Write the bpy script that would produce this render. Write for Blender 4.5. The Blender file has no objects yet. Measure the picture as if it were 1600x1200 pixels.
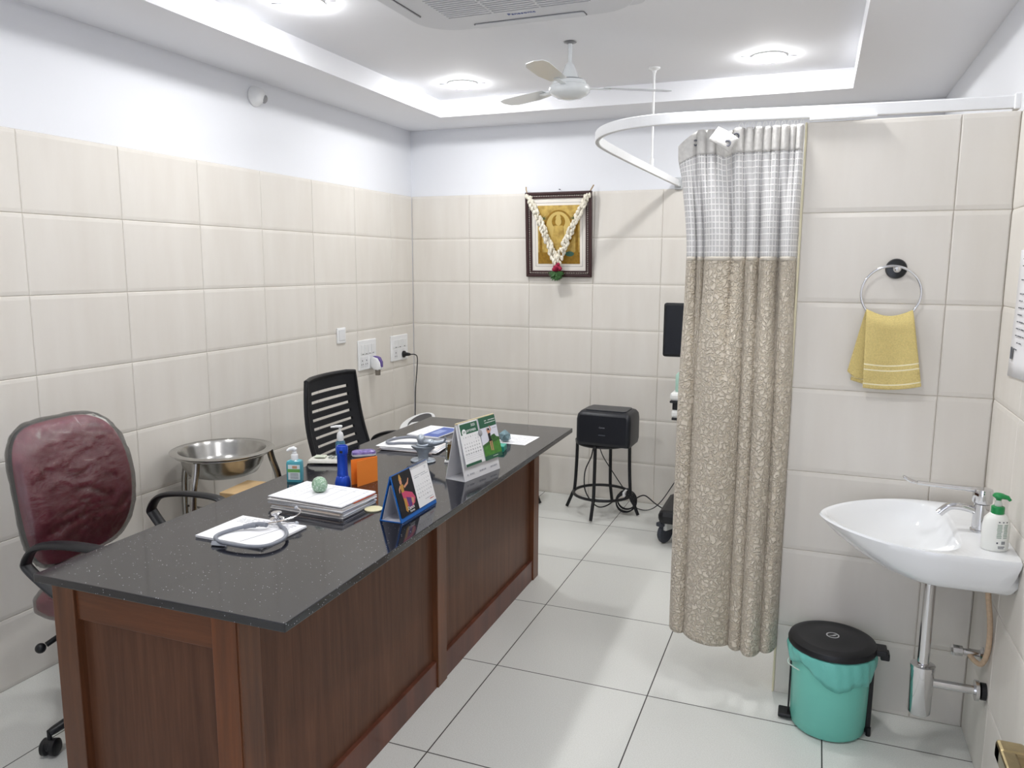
import bpy, bmesh, math, random
from mathutils import Matrix, Vector
from mathutils import noise as mnoise
random.seed(7)
PI = math.pi
scene = bpy.context.scene
C = scene.collection

# ------------------------------------------------------------------ camera, world, exposure
cam_d = bpy.data.cameras.new('camera')
cam_d.sensor_fit = 'HORIZONTAL'; cam_d.sensor_width = 36.0
cam_d.lens = 1213.96 / 1600 * 36.0
cam_d.clip_start = 0.02
cam = bpy.data.objects.new('camera', cam_d); C.objects.link(cam)
YAW, PITCH, ROLL = 0.370709, 0.151531, 0.00493122
fw = Vector((-math.sin(YAW)*math.cos(PITCH), math.cos(YAW)*math.cos(PITCH), -math.sin(PITCH)))
r0 = Vector((math.cos(YAW), math.sin(YAW), 0)); u0 = r0.cross(fw)
rt = math.cos(ROLL)*r0 + math.sin(ROLL)*u0
up = -math.sin(ROLL)*r0 + math.cos(ROLL)*u0
cam.matrix_world = Matrix(((rt.x, up.x, -fw.x, 0), (rt.y, up.y, -fw.y, 0), (rt.z, up.z, -fw.z, 1.57), (0, 0, 0, 1)))
scene.camera = cam

world = bpy.data.worlds.new('world'); scene.world = world; world.use_nodes = True
world.node_tree.nodes['Background'].inputs[0].default_value = (0.8, 0.85, 1.0, 1)
world.node_tree.nodes['Background'].inputs[1].default_value = 0.8

scene.view_settings.view_transform = 'Standard'
scene.view_settings.look = 'None'
scene.view_settings.gamma = 1
scene.view_settings.use_curve_mapping = False
scene.view_settings.exposure = 1.62
LAMP = 62.0            # what the ceiling downlights give off

# ------------------------------------------------------------------ helpers
def lin(h):
    h = h.lstrip('#'); out = []
    for i in (0, 2, 4):
        c = int(h[i:i+2], 16)/255
        out.append(c/12.92 if c <= 0.04045 else ((c+0.055)/1.055)**2.4)
    return (*out, 1.0)

def mat(name, col, rough=0.5, metal=0.0, var=0.0, vscale=8.0, bump=0.0, bscale=60.0, spec=0.5, coat=0.0, trans=0.0, ior=1.45, col2=None, stretch=None, alpha=1.0):
    m = bpy.data.materials.new(name); m.use_nodes = True
    nt = m.node_tree; p = nt.nodes['Principled BSDF']
    p.inputs['Base Color'].default_value = lin(col)
    p.inputs['Roughness'].default_value = rough
    p.inputs['Metallic'].default_value = metal
    p.inputs['Specular IOR Level'].default_value = spec
    p.inputs['Coat Weight'].default_value = coat
    p.inputs['Transmission Weight'].default_value = trans
    p.inputs['IOR'].default_value = ior
    p.inputs['Alpha'].default_value = alpha
    if var or bump:
        tc = nt.nodes.new('ShaderNodeTexCoord'); mp = nt.nodes.new('ShaderNodeMapping')
        nt.links.new(tc.outputs['Object'], mp.inputs[0])
        if stretch: mp.inputs['Scale'].default_value = stretch
    if var:
        n = nt.nodes.new('ShaderNodeTexNoise'); n.inputs['Scale'].default_value = vscale; n.inputs['Detail'].default_value = 6
        nt.links.new(mp.outputs[0], n.inputs['Vector'])
        mx = nt.nodes.new('ShaderNodeMix'); mx.data_type = 'RGBA'
        a = lin(col); b = lin(col2) if col2 else tuple(c*(1-var) for c in a[:3])+(1,)
        mx.inputs[6].default_value = a; mx.inputs[7].default_value = b
        rp = nt.nodes.new('ShaderNodeMapRange'); rp.inputs[1].default_value = 0.35; rp.inputs[2].default_value = 0.65
        nt.links.new(n.outputs['Fac'], rp.inputs[0]); nt.links.new(rp.outputs[0], mx.inputs[0])
        nt.links.new(mx.outputs[2], p.inputs['Base Color'])
    if bump:
        n2 = nt.nodes.new('ShaderNodeTexNoise'); n2.inputs['Scale'].default_value = bscale; n2.inputs['Detail'].default_value = 4
        nt.links.new(mp.outputs[0], n2.inputs['Vector'])
        bp = nt.nodes.new('ShaderNodeBump'); bp.inputs['Strength'].default_value = bump; bp.inputs['Distance'].default_value = 0.01
        nt.links.new(n2.outputs['Fac'], bp.inputs['Height']); nt.links.new(bp.outputs[0], p.inputs['Normal'])
    return m

def emit(name, col, s):
    m = bpy.data.materials.new(name); m.use_nodes = True; nt = m.node_tree
    nt.nodes.remove(nt.nodes['Principled BSDF']); e = nt.nodes.new('ShaderNodeEmission')
    e.inputs[0].default_value = lin(col); e.inputs[1].default_value = s
    nt.links.new(e.outputs[0], nt.nodes['Material Output'].inputs[0]); return m

def T(x, y, z): return Matrix.Translation((x, y, z))
def Rz(a): return Matrix.Rotation(a, 4, 'Z')
def Rx(a): return Matrix.Rotation(a, 4, 'X')
def Ry(a): return Matrix.Rotation(a, 4, 'Y')

def smooth_path(pts, n=6, closed=False):
    P = [Vector(p) for p in pts]; out = []; L = len(P)
    rng = range(L) if closed else range(L-1)
    for i in rng:
        p0 = P[(i-1) % L] if closed or i > 0 else P[i]; p1 = P[i]; p2 = P[(i+1) % L]
        p3 = P[(i+2) % L] if closed or i+2 < L else p2
        for k in range(n):
            t = k/n
            out.append(0.5*((2*p1)+(p2-p0)*t+(2*p0-5*p1+4*p2-p3)*t*t+(3*p1-p0-3*p2+p3)*t**3))
    if not closed: out.append(P[-1])
    return out

class B:
    """collects shapes into one mesh"""
    def __init__(s): s.bm = bmesh.new(); s.mats = []; s.mi = 0; s.uv = None; s.flat = False
    def m(s, material):
        if material not in s.mats: s.mats.append(material)
        s.mi = s.mats.index(material); return s
    def _f(s, vs, sm=True):
        try: f = s.bm.faces.new(vs)
        except ValueError: return None
        f.material_index = s.mi; f.smooth = sm; return f
    def box(s, x0, x1, y0, y1, z0, z1, bev=0.0, M=None, seg=2):
        b = bmesh.new()
        bmesh.ops.create_cube(b, size=1, matrix=T((x0+x1)/2, (y0+y1)/2, (z0+z1)/2) @ Matrix.Diagonal((x1-x0, y1-y0, z1-z0, 1)))
        if bev: bmesh.ops.bevel(b, geom=list(b.edges), offset=bev, segments=seg, affect='EDGES', profile=0.5)
        s._merge(b, M, False); return s
    def _merge(s, b, M=None, sm=None):
        vm = {}
        for v in b.verts: vm[v] = s.bm.verts.new((M @ v.co) if M else v.co)
        for f in b.faces:
            nf = s._f([vm[v] for v in f.verts], f.smooth if sm is None else sm)
        b.free()
    def tube(s, pts, r, seg=8, M=None, closed=False, caps=True, sx=1.0, sz=1.0):
        P = [Vector(p) for p in pts]; n = len(P); rr = r if isinstance(r, (list, tuple)) else [r]*n
        tan = []
        for i in range(n):
            a = P[i-1] if i > 0 else (P[-1] if closed else P[0]); c = P[(i+1) % n] if (i < n-1 or closed) else P[-1]
            d = c-a; tan.append(d.normalized() if d.length > 1e-9 else Vector((0, 0, 1)))
        ref = Vector((0, 0, 1)) if abs(tan[0].z) < 0.9 else Vector((1, 0, 0))
        nrm = tan[0].cross(ref).normalized(); rings = []
        for i in range(n):
            nrm = (nrm - tan[i]*nrm.dot(tan[i])); nrm = nrm.normalized() if nrm.length > 1e-6 else tan[i].orthogonal().normalized()
            bn = tan[i].cross(nrm); ring = []
            for k in range(seg):
                a = 2*PI*k/seg; q = P[i]+nrm*math.cos(a)*rr[i]*sx+bn*math.sin(a)*rr[i]*sz
                ring.append(s.bm.verts.new((M @ q) if M else q))
            rings.append(ring)
        for i in range(n if closed else n-1):
            A, D = rings[i], rings[(i+1) % n]
            for k in range(seg): s._f([A[k], A[(k+1) % seg], D[(k+1) % seg], D[k]])
        if caps and not closed:
            s._f(rings[0][::-1], False); s._f(rings[-1], False)
        return s
    def lathe(s, prof, seg=32, M=None, sx=1.0, sy=1.0, flat=False):
        rings = []
        for r, z in prof:
            if r < 1e-6: v = Vector((0, 0, z)); rings.append([s.bm.verts.new((M @ v) if M else v)])
            else:
                ring = []
                for k in range(seg):
                    a = 2*PI*k/seg; v = Vector((r*math.cos(a)*sx, r*math.sin(a)*sy, z)); ring.append(s.bm.verts.new((M @ v) if M else v))
                rings.append(ring)
        for A, D in zip(rings, rings[1:]):
            for k in range(seg):
                k2 = (k+1) % seg
                if len(A) == 1 and len(D) == 1: break
                if len(A) == 1: s._f([A[0], D[k2], D[k]], not flat)
                elif len(D) == 1: s._f([A[k], A[k2], D[0]], not flat)
                else: s._f([A[k], A[k2], D[k2], D[k]], not flat)
        if len(rings[0]) > 1: s._f(rings[0][::-1], False)
        if len(rings[-1]) > 1: s._f(rings[-1], False)
        return s
    def cyl(s, x, y, z0, z1, r, seg=24, M=None):
        MM = T(x, y, 0); MM = (M @ MM) if M else MM
        return s.lathe([(r, z0), (r, z1)], seg, MM)
    def loft(s, rings, M=None, cap=True, closed=True, sm=True, uvs=None):
        R = []
        for ring in rings: R.append([s.bm.verts.new((M @ Vector(p)) if M else Vector(p)) for p in ring])
        n = len(R[0])
        lay = None
        if uvs: lay = s.bm.loops.layers.uv.verify()
        for i in range(len(R)-1):
            for k in range(n if closed else n-1):
                k2 = (k+1) % n
                f = s._f([R[i][k], R[i][k2], R[i+1][k2], R[i+1][k]], sm)
                if f and lay:
                    for lp, (a, b) in zip(f.loops, ((i, k), (i, k2), (i+1, k2), (i+1, k))): lp[lay].uv = uvs[a][b]
        if cap and closed: s._f(R[0][::-1], False); s._f(R[-1], False)
        return s
    def prism(s, pts, z0, z1, M=None, bev=0.0):
        b = bmesh.new(); vs = [b.verts.new((x, y, z0)) for x, y in pts]; f = b.faces.new(vs)
        r = bmesh.ops.extrude_face_region(b, geom=[f])
        for v in r['geom']:
            if isinstance(v, bmesh.types.BMVert): v.co.z = z1
        bmesh.ops.recalc_face_normals(b, faces=b.faces)
        if bev: bmesh.ops.bevel(b, geom=list(b.edges), offset=bev, segments=2, affect='EDGES', profile=0.5)
        s._merge(b, M, False); return s
    def sphere(s, r, M=None, seg=20, rings=12):
        return s.lathe([(r*math.sin(PI*i/rings), -r*math.cos(PI*i/rings)) for i in range(rings+1)], seg, M)
    def text(s, string, size, M=None, align='LEFT', thick=0.0002):
        cu = bpy.data.curves.new('lettering', 'FONT'); cu.body = string; cu.size = size; cu.align_x = align; cu.align_y = 'CENTER'
        cu.extrude = thick; cu.resolution_u = 2
        o = bpy.data.objects.new('lettering', cu); C.objects.link(o)
        dg = bpy.context.evaluated_depsgraph_get(); me = bpy.data.meshes.new_from_object(o.evaluated_get(dg))
        b = bmesh.new(); b.from_mesh(me); s._merge(b, M, False)
        bpy.data.objects.remove(o); bpy.data.curves.remove(cu); bpy.data.meshes.remove(me); return s
    def build(s, name, material=None, parent=None, loc=None, rz=0.0, subsurf=0, recalc=True, auto=True):
        if material and not s.mats: s.mats = [material]
        if recalc: bmesh.ops.recalc_face_normals(s.bm, faces=s.bm.faces)
        me = bpy.data.meshes.new(name); s.bm.to_mesh(me); s.bm.free()
        for mm in s.mats: me.materials.append(mm)
        if auto:
            flags = [p.use_smooth for p in me.polygons]
            me.set_sharp_from_angle(angle=math.radians(42))
            me.polygons.foreach_set('use_smooth', flags); me.update()
        o = bpy.data.objects.new(name, me); C.objects.link(o)
        if parent: o.parent = parent
        if loc: o.location = loc
        o.rotation_euler.z = rz
        if subsurf:
            md = o.modifiers.new('smooth', 'SUBSURF'); md.levels = subsurf; md.render_levels = subsurf
        return o

def tag(o, label, cat, group=None):
    o['label'] = label; o['category'] = cat
    if group: o['group'] = group
    return o
def thing(name, label, cat, loc=(0, 0, 0), rz=0.0, group=None):
    o = bpy.data.objects.new(name, None); C.objects.link(o); o.empty_display_size = 0.05
    o.location = loc; o.rotation_euler.z = rz
    return tag(o, label, cat, group)
def struct(o): o['kind'] = 'structure'; return o
def copy_thing(root, loc, rz=None, label=None):
    r = root.copy(); C.objects.link(r); r.location = loc
    if rz is not None: r.rotation_euler.z = rz
    if label: r['label'] = label
    for ch in list(root.children):
        c = ch.copy(); C.objects.link(c); c.parent = r
        for g in ch.children:
            d = g.copy(); C.objects.link(d); d.parent = c
    return r
def rrect(x0, x1, y0, y1, r, n=6):
    out = []
    for cx, cy, a0 in ((x1-r, y1-r, 0), (x0+r, y1-r, 90), (x0+r, y0+r, 180), (x1-r, y0+r, 270)):
        for k in range(n+1):
            a = math.radians(a0+90*k/n); out.append((cx+r*math.cos(a), cy+r*math.sin(a)))
    return out

# ------------------------------------------------------------------ materials
plaster = mat('white_plaster', '#E8EAEF', 0.75, bump=0.03, bscale=90)
ceil_m = mat('ceiling_paint', '#F1F2F6', 0.8)
grout = mat('grout_beige', '#B9B0A2', 0.9)
chrome = mat('chrome', '#D6D6D8', 0.08, 1.0)
steel = mat('brushed_steel', '#B9B8B5', 0.24, 1.0, var=0.12, vscale=30)
blackp = mat('black_plastic', '#15161A', 0.42)
blackm = mat('black_powder_coat', '#121317', 0.38)
whitep = mat('white_plastic', '#EDEEEF', 0.32)
brass = mat('antique_brass', '#9A8B68', 0.28, 1.0, var=0.3, vscale=40)
paper = mat('white_paper', '#F1F1F4', 0.75)
ink = mat('grey_ink', '#5C5F66', 0.8)
inkl = mat('pale_ink', '#A9ABB2', 0.8)

def tile_material():
    m = bpy.data.materials.new('beige_wall_tile'); m.use_nodes = True; nt = m.node_tree; p = nt.nodes['Principled BSDF']
    tc = nt.nodes.new('ShaderNodeTexCoord'); mp = nt.nodes.new('ShaderNodeMapping'); mp.inputs['Scale'].default_value = (5, 5, 0.9)
    nt.links.new(tc.outputs['Object'], mp.inputs[0])
    n = nt.nodes.new('ShaderNodeTexNoise'); n.inputs['Scale'].default_value = 2.2; n.inputs['Detail'].default_value = 5; nt.links.new(mp.outputs[0], n.inputs[0])
    mx = nt.nodes.new('ShaderNodeMix'); mx.data_type = 'RGBA'; mx.inputs[6].default_value = lin('#E2DED7'); mx.inputs[7].default_value = lin('#DCD7CF')
    rp = nt.nodes.new('ShaderNodeMapRange'); rp.inputs[1].default_value = 0.3; rp.inputs[2].default_value = 0.7
    nt.links.new(n.outputs['Fac'], rp.inputs[0]); nt.links.new(rp.outputs[0], mx.inputs[0]); nt.links.new(mx.outputs[2], p.inputs['Base Color'])
    p.inputs['Roughness'].default_value = 0.5; p.inputs['Specular IOR Level'].default_value = 0.22
    return m
tile_m = tile_material()

def floor_material():
    m = bpy.data.materials.new('vitrified_floor_tile'); m.use_nodes = True; nt = m.node_tree; p = nt.nodes['Principled BSDF']; L = nt.links
    tc = nt.nodes.new('ShaderNodeTexCoord'); sp = nt.nodes.new('ShaderNodeSeparateXYZ'); L.new(tc.outputs['Object'], sp.inputs[0])
    def M(op, a, b=None):
        q = nt.nodes.new('ShaderNodeMath'); q.operation = op
        for i, v in enumerate((a, b)):
            if v is None: continue
            if isinstance(v, (int, float)): q.inputs[i].default_value = v
            else: L.new(v, q.inputs[i])
        return q.outputs[0]
    def line(c, off):
        t = M('FRACT', M('DIVIDE', M('SUBTRACT', c, off), 0.6)); d = M('ABSOLUTE', M('SUBTRACT', t, 0.5))
        return M('GREATER_THAN', d, 0.5-0.0022/0.6)
    g = M('MAXIMUM', line(sp.outputs[0], -0.4946-6.0), line(sp.outputs[1], 2.667-6.0))
    n = nt.nodes.new('ShaderNodeTexNoise'); n.inputs['Scale'].default_value = 260; n.inputs['Detail'].default_value = 3; L.new(tc.outputs['Object'], n.inputs[0])
    rp = nt.nodes.new('ShaderNodeMapRange'); rp.inputs[1].default_value = 0.4; rp.inputs[2].default_value = 0.62; L.new(n.outputs['Fac'], rp.inputs[0])
    c0 = nt.nodes.new('ShaderNodeMix'); c0.data_type = 'RGBA'; c0.inputs[6].default_value = lin('#DEDFDB'); c0.inputs[7].default_value = lin('#D4D5D0'); L.new(rp.outputs[0], c0.inputs[0])
    c1 = nt.nodes.new('ShaderNodeMix'); c1.data_type = 'RGBA'; c1.inputs[7].default_value = lin('#3E3D3A'); L.new(g, c1.inputs[0]); L.new(c0.outputs[2], c1.inputs[6])
    L.new(c1.outputs[2], p.inputs['Base Color'])
    p.inputs['Roughness'].default_value = 0.3; p.inputs['Specular IOR Level'].default_value = 0.35
    return m
floor_m = floor_material()

def granite_material():
    m = bpy.data.materials.new('black_granite'); m.use_nodes = True; nt = m.node_tree; p = nt.nodes['Principled BSDF']; L = nt.links
    tc = nt.nodes.new('ShaderNodeTexCoord')
    v = nt.nodes.new('ShaderNodeTexVoronoi'); v.inputs['Scale'].default_value = 150; L.new(tc.outputs['Object'], v.inputs['Vector'])
    lt = nt.nodes.new('ShaderNodeMath'); lt.operation = 'LESS_THAN'; lt.inputs[1].default_value = 0.17; L.new(v.outputs['Distance'], lt.inputs[0])
    sx = nt.nodes.new('ShaderNodeSeparateColor'); L.new(v.outputs['Color'], sx.inputs[0])
    gt = nt.nodes.new('ShaderNodeMath'); gt.operation = 'GREATER_THAN'; gt.inputs[1].default_value = 0.84; L.new(sx.outputs[0], gt.inputs[0])
    ml = nt.nodes.new('ShaderNodeMath'); ml.operation = 'MULTIPLY'; L.new(lt.outputs[0], ml.inputs[0]); L.new(gt.outputs[0], ml.inputs[1])
    n = nt.nodes.new('ShaderNodeTexNoise'); n.inputs['Scale'].default_value = 320; L.new(tc.outputs['Object'], n.inputs[0])
    a = nt.nodes.new('ShaderNodeMix'); a.data_type = 'RGBA'; a.inputs[6].default_value = lin('#101116'); a.inputs[7].default_value = lin('#21222A'); L.new(n.outputs['Fac'], a.inputs[0])
    b = nt.nodes.new('ShaderNodeMix'); b.data_type = 'RGBA'; b.inputs[7].default_value = lin('#C9C9CF'); L.new(ml.outputs[0], b.inputs[0]); L.new(a.outputs[2], b.inputs[6])
    L.new(b.outputs[2], p.inputs['Base Color']); p.inputs['Roughness'].default_value = 0.09; p.inputs['Specular IOR Level'].default_value = 0.8
    return m
granite = granite_material()

def wood_material(name, c1, c2, axis_z=True, scale=14.0, rough=0.35, spec=0.4):
    m = bpy.data.materials.new(name); m.use_nodes = True; nt = m.node_tree; p = nt.nodes['Principled BSDF']; L = nt.links
    tc = nt.nodes.new('ShaderNodeTexCoord'); mp = nt.nodes.new('ShaderNodeMapping')
    mp.inputs['Scale'].default_value = (scale, scale, scale*0.06) if axis_z else (scale*0.07, scale, scale)
    L.new(tc.outputs['Object'], mp.inputs[0])
    n = nt.nodes.new('ShaderNodeTexNoise'); n.inputs['Scale'].default_value = 2.5; n.inputs['Detail'].default_value = 9; n.inputs['Roughness'].default_value = 0.62; n.inputs['Distortion'].default_value = 0.4; L.new(mp.outputs[0], n.inputs[0])
    rp = nt.nodes.new('ShaderNodeMapRange'); rp.inputs[1].default_value = 0.33; rp.inputs[2].default_value = 0.68; L.new(n.outputs['Fac'], rp.inputs[0])
    a = nt.nodes.new('ShaderNodeMix'); a.data_type = 'RGBA'; a.inputs[6].default_value = lin(c1); a.inputs[7].default_value = lin(c2); L.new(rp.outputs[0], a.inputs[0])
    L.new(a.outputs[2], p.inputs['Base Color']); p.inputs['Roughness'].default_value = rough; p.inputs['Specular IOR Level'].default_value = spec
    return m
veneer = wood_material('dark_veneer', '#674431', '#4F3122', True, 16, .4, .25)
frame_wood = wood_material('teak_frame', '#74492F', '#50301F', True, 10, 0.32)
rail_wood = wood_material('teak_rail', '#764426', '#4C2B18', False, 10, 0.32)

# ------------------------------------------------------------------ room shell
XL, XR, YB, YP, ZC, ZT = -2.716, 0.553, 5.005, 2.87, 2.495, 2.047
YF = -0.45
ROWS = [0, .268, .562, .853, 1.15, 1.45, 1.75, ZT]
def tiles(b, us, zs, f, flipz=False):
    """pillowed tiles: f(u, z, d) gives the point, d is the height above the grout bed"""
    for u0_, u1_ in zip(us, us[1:]):
        for z0_, z1_ in zip(zs, zs[1:]):
            lv = []
            for du, dz, d in ((.0007, .0007, 0), (.0014, .003, .0022), (.005, .016, .004)):
                lv.append([b.bm.verts.new(f(u, z, d)) for u, z in ((u0_+du, z0_+dz), (u1_-du, z0_+dz), (u1_-du, z1_-dz), (u0_+du, z1_-dz))])
            for A, D in zip(lv, lv[1:]):
                for k in range(4): b._f([A[k], A[(k+1) % 4], D[(k+1) % 4], D[k]], False)
            b._f(lv[-1], False)
def seams(start, step, lo, hi):
    s = [lo]; k = math.floor((lo-start)/step)
    while True:
        v = start+k*step; k += 1
        if v <= lo+0.02: continue
        if v >= hi-0.02: break
        s.append(v)
    return s+[hi]
d0 = 0.004
b = B(); b.box(XL-0.15, XL-0.006, YF, YB+0.15, -0.1, ZC+0.25); w = struct(b.build('wall_left', plaster))
b = B().m(grout); b.box(XL-0.006, XL-d0, YF, YB, 0, ZT); b.m(tile_m); tiles(b, seams(2.05, .4425, YF, YB), ROWS, lambda u, z, d: (XL-d0+d, u, z)); struct(b.build('tile_dado', parent=w))
b = B(); b.box(XL-0.15, 0.75, YB+0.006, YB+0.15, -0.1, ZC+0.25); w = struct(b.build('wall_back', plaster))
b = B().m(grout); b.box(XL, 0.6, YB+d0, YB+0.006, 0, ZT); b.m(tile_m); tiles(b, seams(-2.27, .446, XL, 0.6), ROWS, lambda u, z, d: (u, YB+d0-d, z)); struct(b.build('tile_dado', parent=w))
b = B(); b.box(0.6, 0.75, YF, YB+0.006, -0.1, ZC+0.25); w = struct(b.build('wall_right', plaster))
b = B().m(grout); b.box(XR+d0, 0.6, YF, YB, 0, ZT); b.m(tile_m); tiles(b, seams(2.53, .4425, YF, YP), ROWS, lambda u, z, d: (XR+d0-d, u, z)); struct(b.build('tile_dado', parent=w))
b = B(); b.box(XL-0.15, -.72, YF-0.15, YF, -0.1, ZC+0.25); b.box(.34, .75, YF-0.15, YF, -0.1, ZC+0.25); b.box(-.72, .34, YF-0.15, YF, 2.12, ZC+0.25)   # open doorway behind the camera
struct(b.build('wall_front', plaster))
b = B().m(grout); b.box(-0.061, XR+d0, YP+d0, YP+0.096, 0, ZT-0.003); b.m(tile_m); tiles(b, [-0.061, .393, XR], ROWS, lambda u, z, d: (u, YP+d0-d, z))
b.m(tile_m); b.box(-0.061, XR+d0, YP+0.096, YP+0.1, 0, ZT-0.003); struct(b.build('wall_partition'))
b = B(); b.box(-0.068, -0.061, YP-0.001, YP+0.101, 0, ZT, 0.002); struct(b.build('trim_1', mat('cream_edge_trim', '#E4DDBE', 0.5)))
b = B(); b.box(XL-0.15, 0.75, YF-0.15, YB+0.15, -0.12, 0); struct(b.build('floor', floor_m))
# ceiling: dropped border with a raised tray
RX0, RX1, RY0, RY1, ZR = -2.289, 0.115, 0.45, 4.61, 2.60
b = B()
for x0, x1, y0, y1 in ((XL-.15, RX0, YF-.15, YB+.15), (RX1, .75, YF-.15, YB+.15), (RX0, RX1, YF-.15, RY0), (RX0, RX1, RY1, YB+.15)):
    b.box(x0, x1, y0, y1, ZC, ZC+0.25)
b.box(RX0, RX1, RY0, RY1, ZR, ZR+0.12)
struct(b.build('ceiling', ceil_m))

# ------------------------------------------------------------------ downlights
lamp_face = emit('lamp_diffuser', '#FFFFFF', LAMP)
wire_m = mat('spring_wire', '#6E7078', 0.4, 0.8)
dl = thing('downlight', 'lit round downlight nearest the far left corner of the ceiling tray', 'ceiling light', (-1.96, 4.235, ZR), group='ceiling downlights')
b = B(); b.lathe([(.076, 0), (.0845, -.001), (.0835, -.006), (.075, -.008)], 36); b.build('trim_ring', whitep, dl)
b = B(); b.lathe([(.076, -.007), (.07, -.015), (.055, -.022), (.03, -.026), (0, -.027)], 36); b.build('diffuser', lamp_face, dl)
for sgn in (-1, 1):
    b = B(); b.tube([(sgn*.088, .02*sgn, -.004), (sgn*.13, .03*sgn, -.002)], .0016, 6); b.build('spring_clip', wire_m, dl)
for x, y, lab in ((-1.964, 2.75, 'lit round downlight above the left side, left of the air conditioner'), (-0.287, 4.22, 'lit round downlight right of the ceiling fan'),
               (-0.287, 2.75, 'lit round downlight right of the air conditioner'), (-1.964, 1.25, 'lit round downlight left of the air conditioner toward the door'), (-0.287, 1.25, 'lit round downlight above the doorway side')):
    copy_thing(dl, (x, y, ZR), label=lab)

# ------------------------------------------------------------------ cassette air conditioner
ac = thing('air_conditioner', 'white square ceiling cassette air conditioner with slatted intake grille', 'air conditioner', (-1.165, 2.735, ZR), -0.012)
HW = .475; acm = mat('ac_plastic', '#D9DBE0', 0.4); acd = mat('ac_shadow_gap', '#6C6D72', 0.6)
b = B(); b.prism(rrect(-HW, HW, -HW, HW, .05), -.012, 0); b.build('mounting_plate', acm, ac)
b = B().m(acm); b.prism(rrect(-HW+.012, HW-.012, -HW+.012, HW-.012, .17, 10), -.036, -.017, bev=.006); b.m(acm); b.m(acd); b.prism(rrect(-HW+.016, HW-.016, -HW+.016, HW-.016, .165, 10), -.017, -.011); b.build('panel', None, ac)
for k in range(4):
    b = B().m(acd); b.prism(rrect(-.24, .24, .395, .455, .012), -.0375, -.0355, M=Rz(k*PI/2)); b.m(acm); b.prism(rrect(-.236, .236, .4, .45, .01), -.041, -.0375, M=Rz(k*PI/2)); b.build('air_flap', None, ac)
b = B().m(acd); b.prism(rrect(-.3, .3, -.3, .3, .02), -.0368, -.0358); b.m(acm)
for i in range(27): y = -.286+i*.022; b.box(-.295, .295, y-.0055, y+.0055, -.042, -.0366)
for x in (-.1, .1): b.box(x-.004, x+.004, -.295, .295, -.0425, -.037)
b.build('intake_grille', None, ac)
b = B(); b.text('Panasonic', .03, M=T(0, .335, -.0366) @ Rx(PI), align='CENTER', thick=.0006); b.build('lettering', mat('blue_print', '#5B6BA8', 0.5), ac)

# ------------------------------------------------------------------ ceiling fan
fan = thing('ceiling_fan', 'white ceiling fan hanging from the ceiling tray behind the air conditioner', 'fan', (-1.136, 3.649, ZR))
fanm = mat('fan_enamel', '#E2E6E8', 0.2, coat=0.4)
b = B(); b.lathe([(.022, 0), (.03, -.004), (.012, -.01)], 20); b.build('ceiling_mount', mat('grey_metal', '#8E8F92', 0.4, 0.6), fan)
b = B(); b.cyl(0, 0, -.15, -.005, .0095, 14); b.build('downrod', fanm, fan)
b = B(); b.lathe([(.013, -.095), (.022, -.105), (.03, -.125), (.045, -.165), (.05, -.172), (.0, -.172)], 28); b.build('canopy_cup', fanm, fan)
b = B(); b.lathe([(.0, -.172), (.062, -.172), (.078, -.178), (.084, -.195), (.094, -.2), (.097, -.215), (.095, -.226), (.085, -.236), (.062, -.25), (.03, -.258), (0, -.259)], 40); b.build('motor_housing', fanm, fan)
b = B(); b.lathe([(.0645, -.1705), (.066, -.173), (.0645, -.1755)], 36); b.build('motor_band', mat('fan_band', '#75787C', 0.4), fan)
for k in range(3):
    A = math.radians(150+120*k); bb = B()
    bb.box(.08, .2, -.014, .014, -.208, -.204, .001); bb.build('blade_bracket', fanm, fan, rz=A)
    bb = B(); prof = [(.16, -.04), (.28, -.058), (.44, -.056), (.485, -.04), (.5, 0), (.485, .035), (.44, .046), (.28, .042), (.16, .036)]
    bb.prism(prof, -.003, 0, M=T(0, 0, -.2) @ Rx(math.radians(7))); bb.build('blade', fanm, fan, rz=A)

# ------------------------------------------------------------------ motion sensor, sockets
s = thing('motion_sensor', 'small white motion sensor high on the left wall', 'sensor', (XL-.004, 3.365, 2.412))
b = B(); b.lathe([(.05, 0), (.05, .006), (.044, .012), (.04, .03), (.03, .048), (.012, .056), (0, .057)], 28, M=Ry(PI/2)); b.build('body', whitep, s)
b = B(); b.lathe([(.022, 0), (.02, .008), (.012, .014), (0, .016)], 20, M=T(.044, .02, -.012) @ Rz(.35) @ Ry(math.radians(105))); b.build('lens', mat('sensor_lens', '#9A9A9C', 0.35), s)
sw = thing('light_switch', 'small square white switch left of the two larger switch plates', 'switch', (XL, 4.068, 1.137))
b = B(); b.box(0, .01, -.045, .045, -.048, .048, .004); b.build('plate', whitep, sw)
b = B(); b.box(.0095, .013, -.032, .032, -.03, .036, .002); b.build('rocker', mat('rocker_white', '#E3E4E6', 0.3), sw)
slot_m = mat('socket_hole', '#2B2B30', 0.6)
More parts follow.
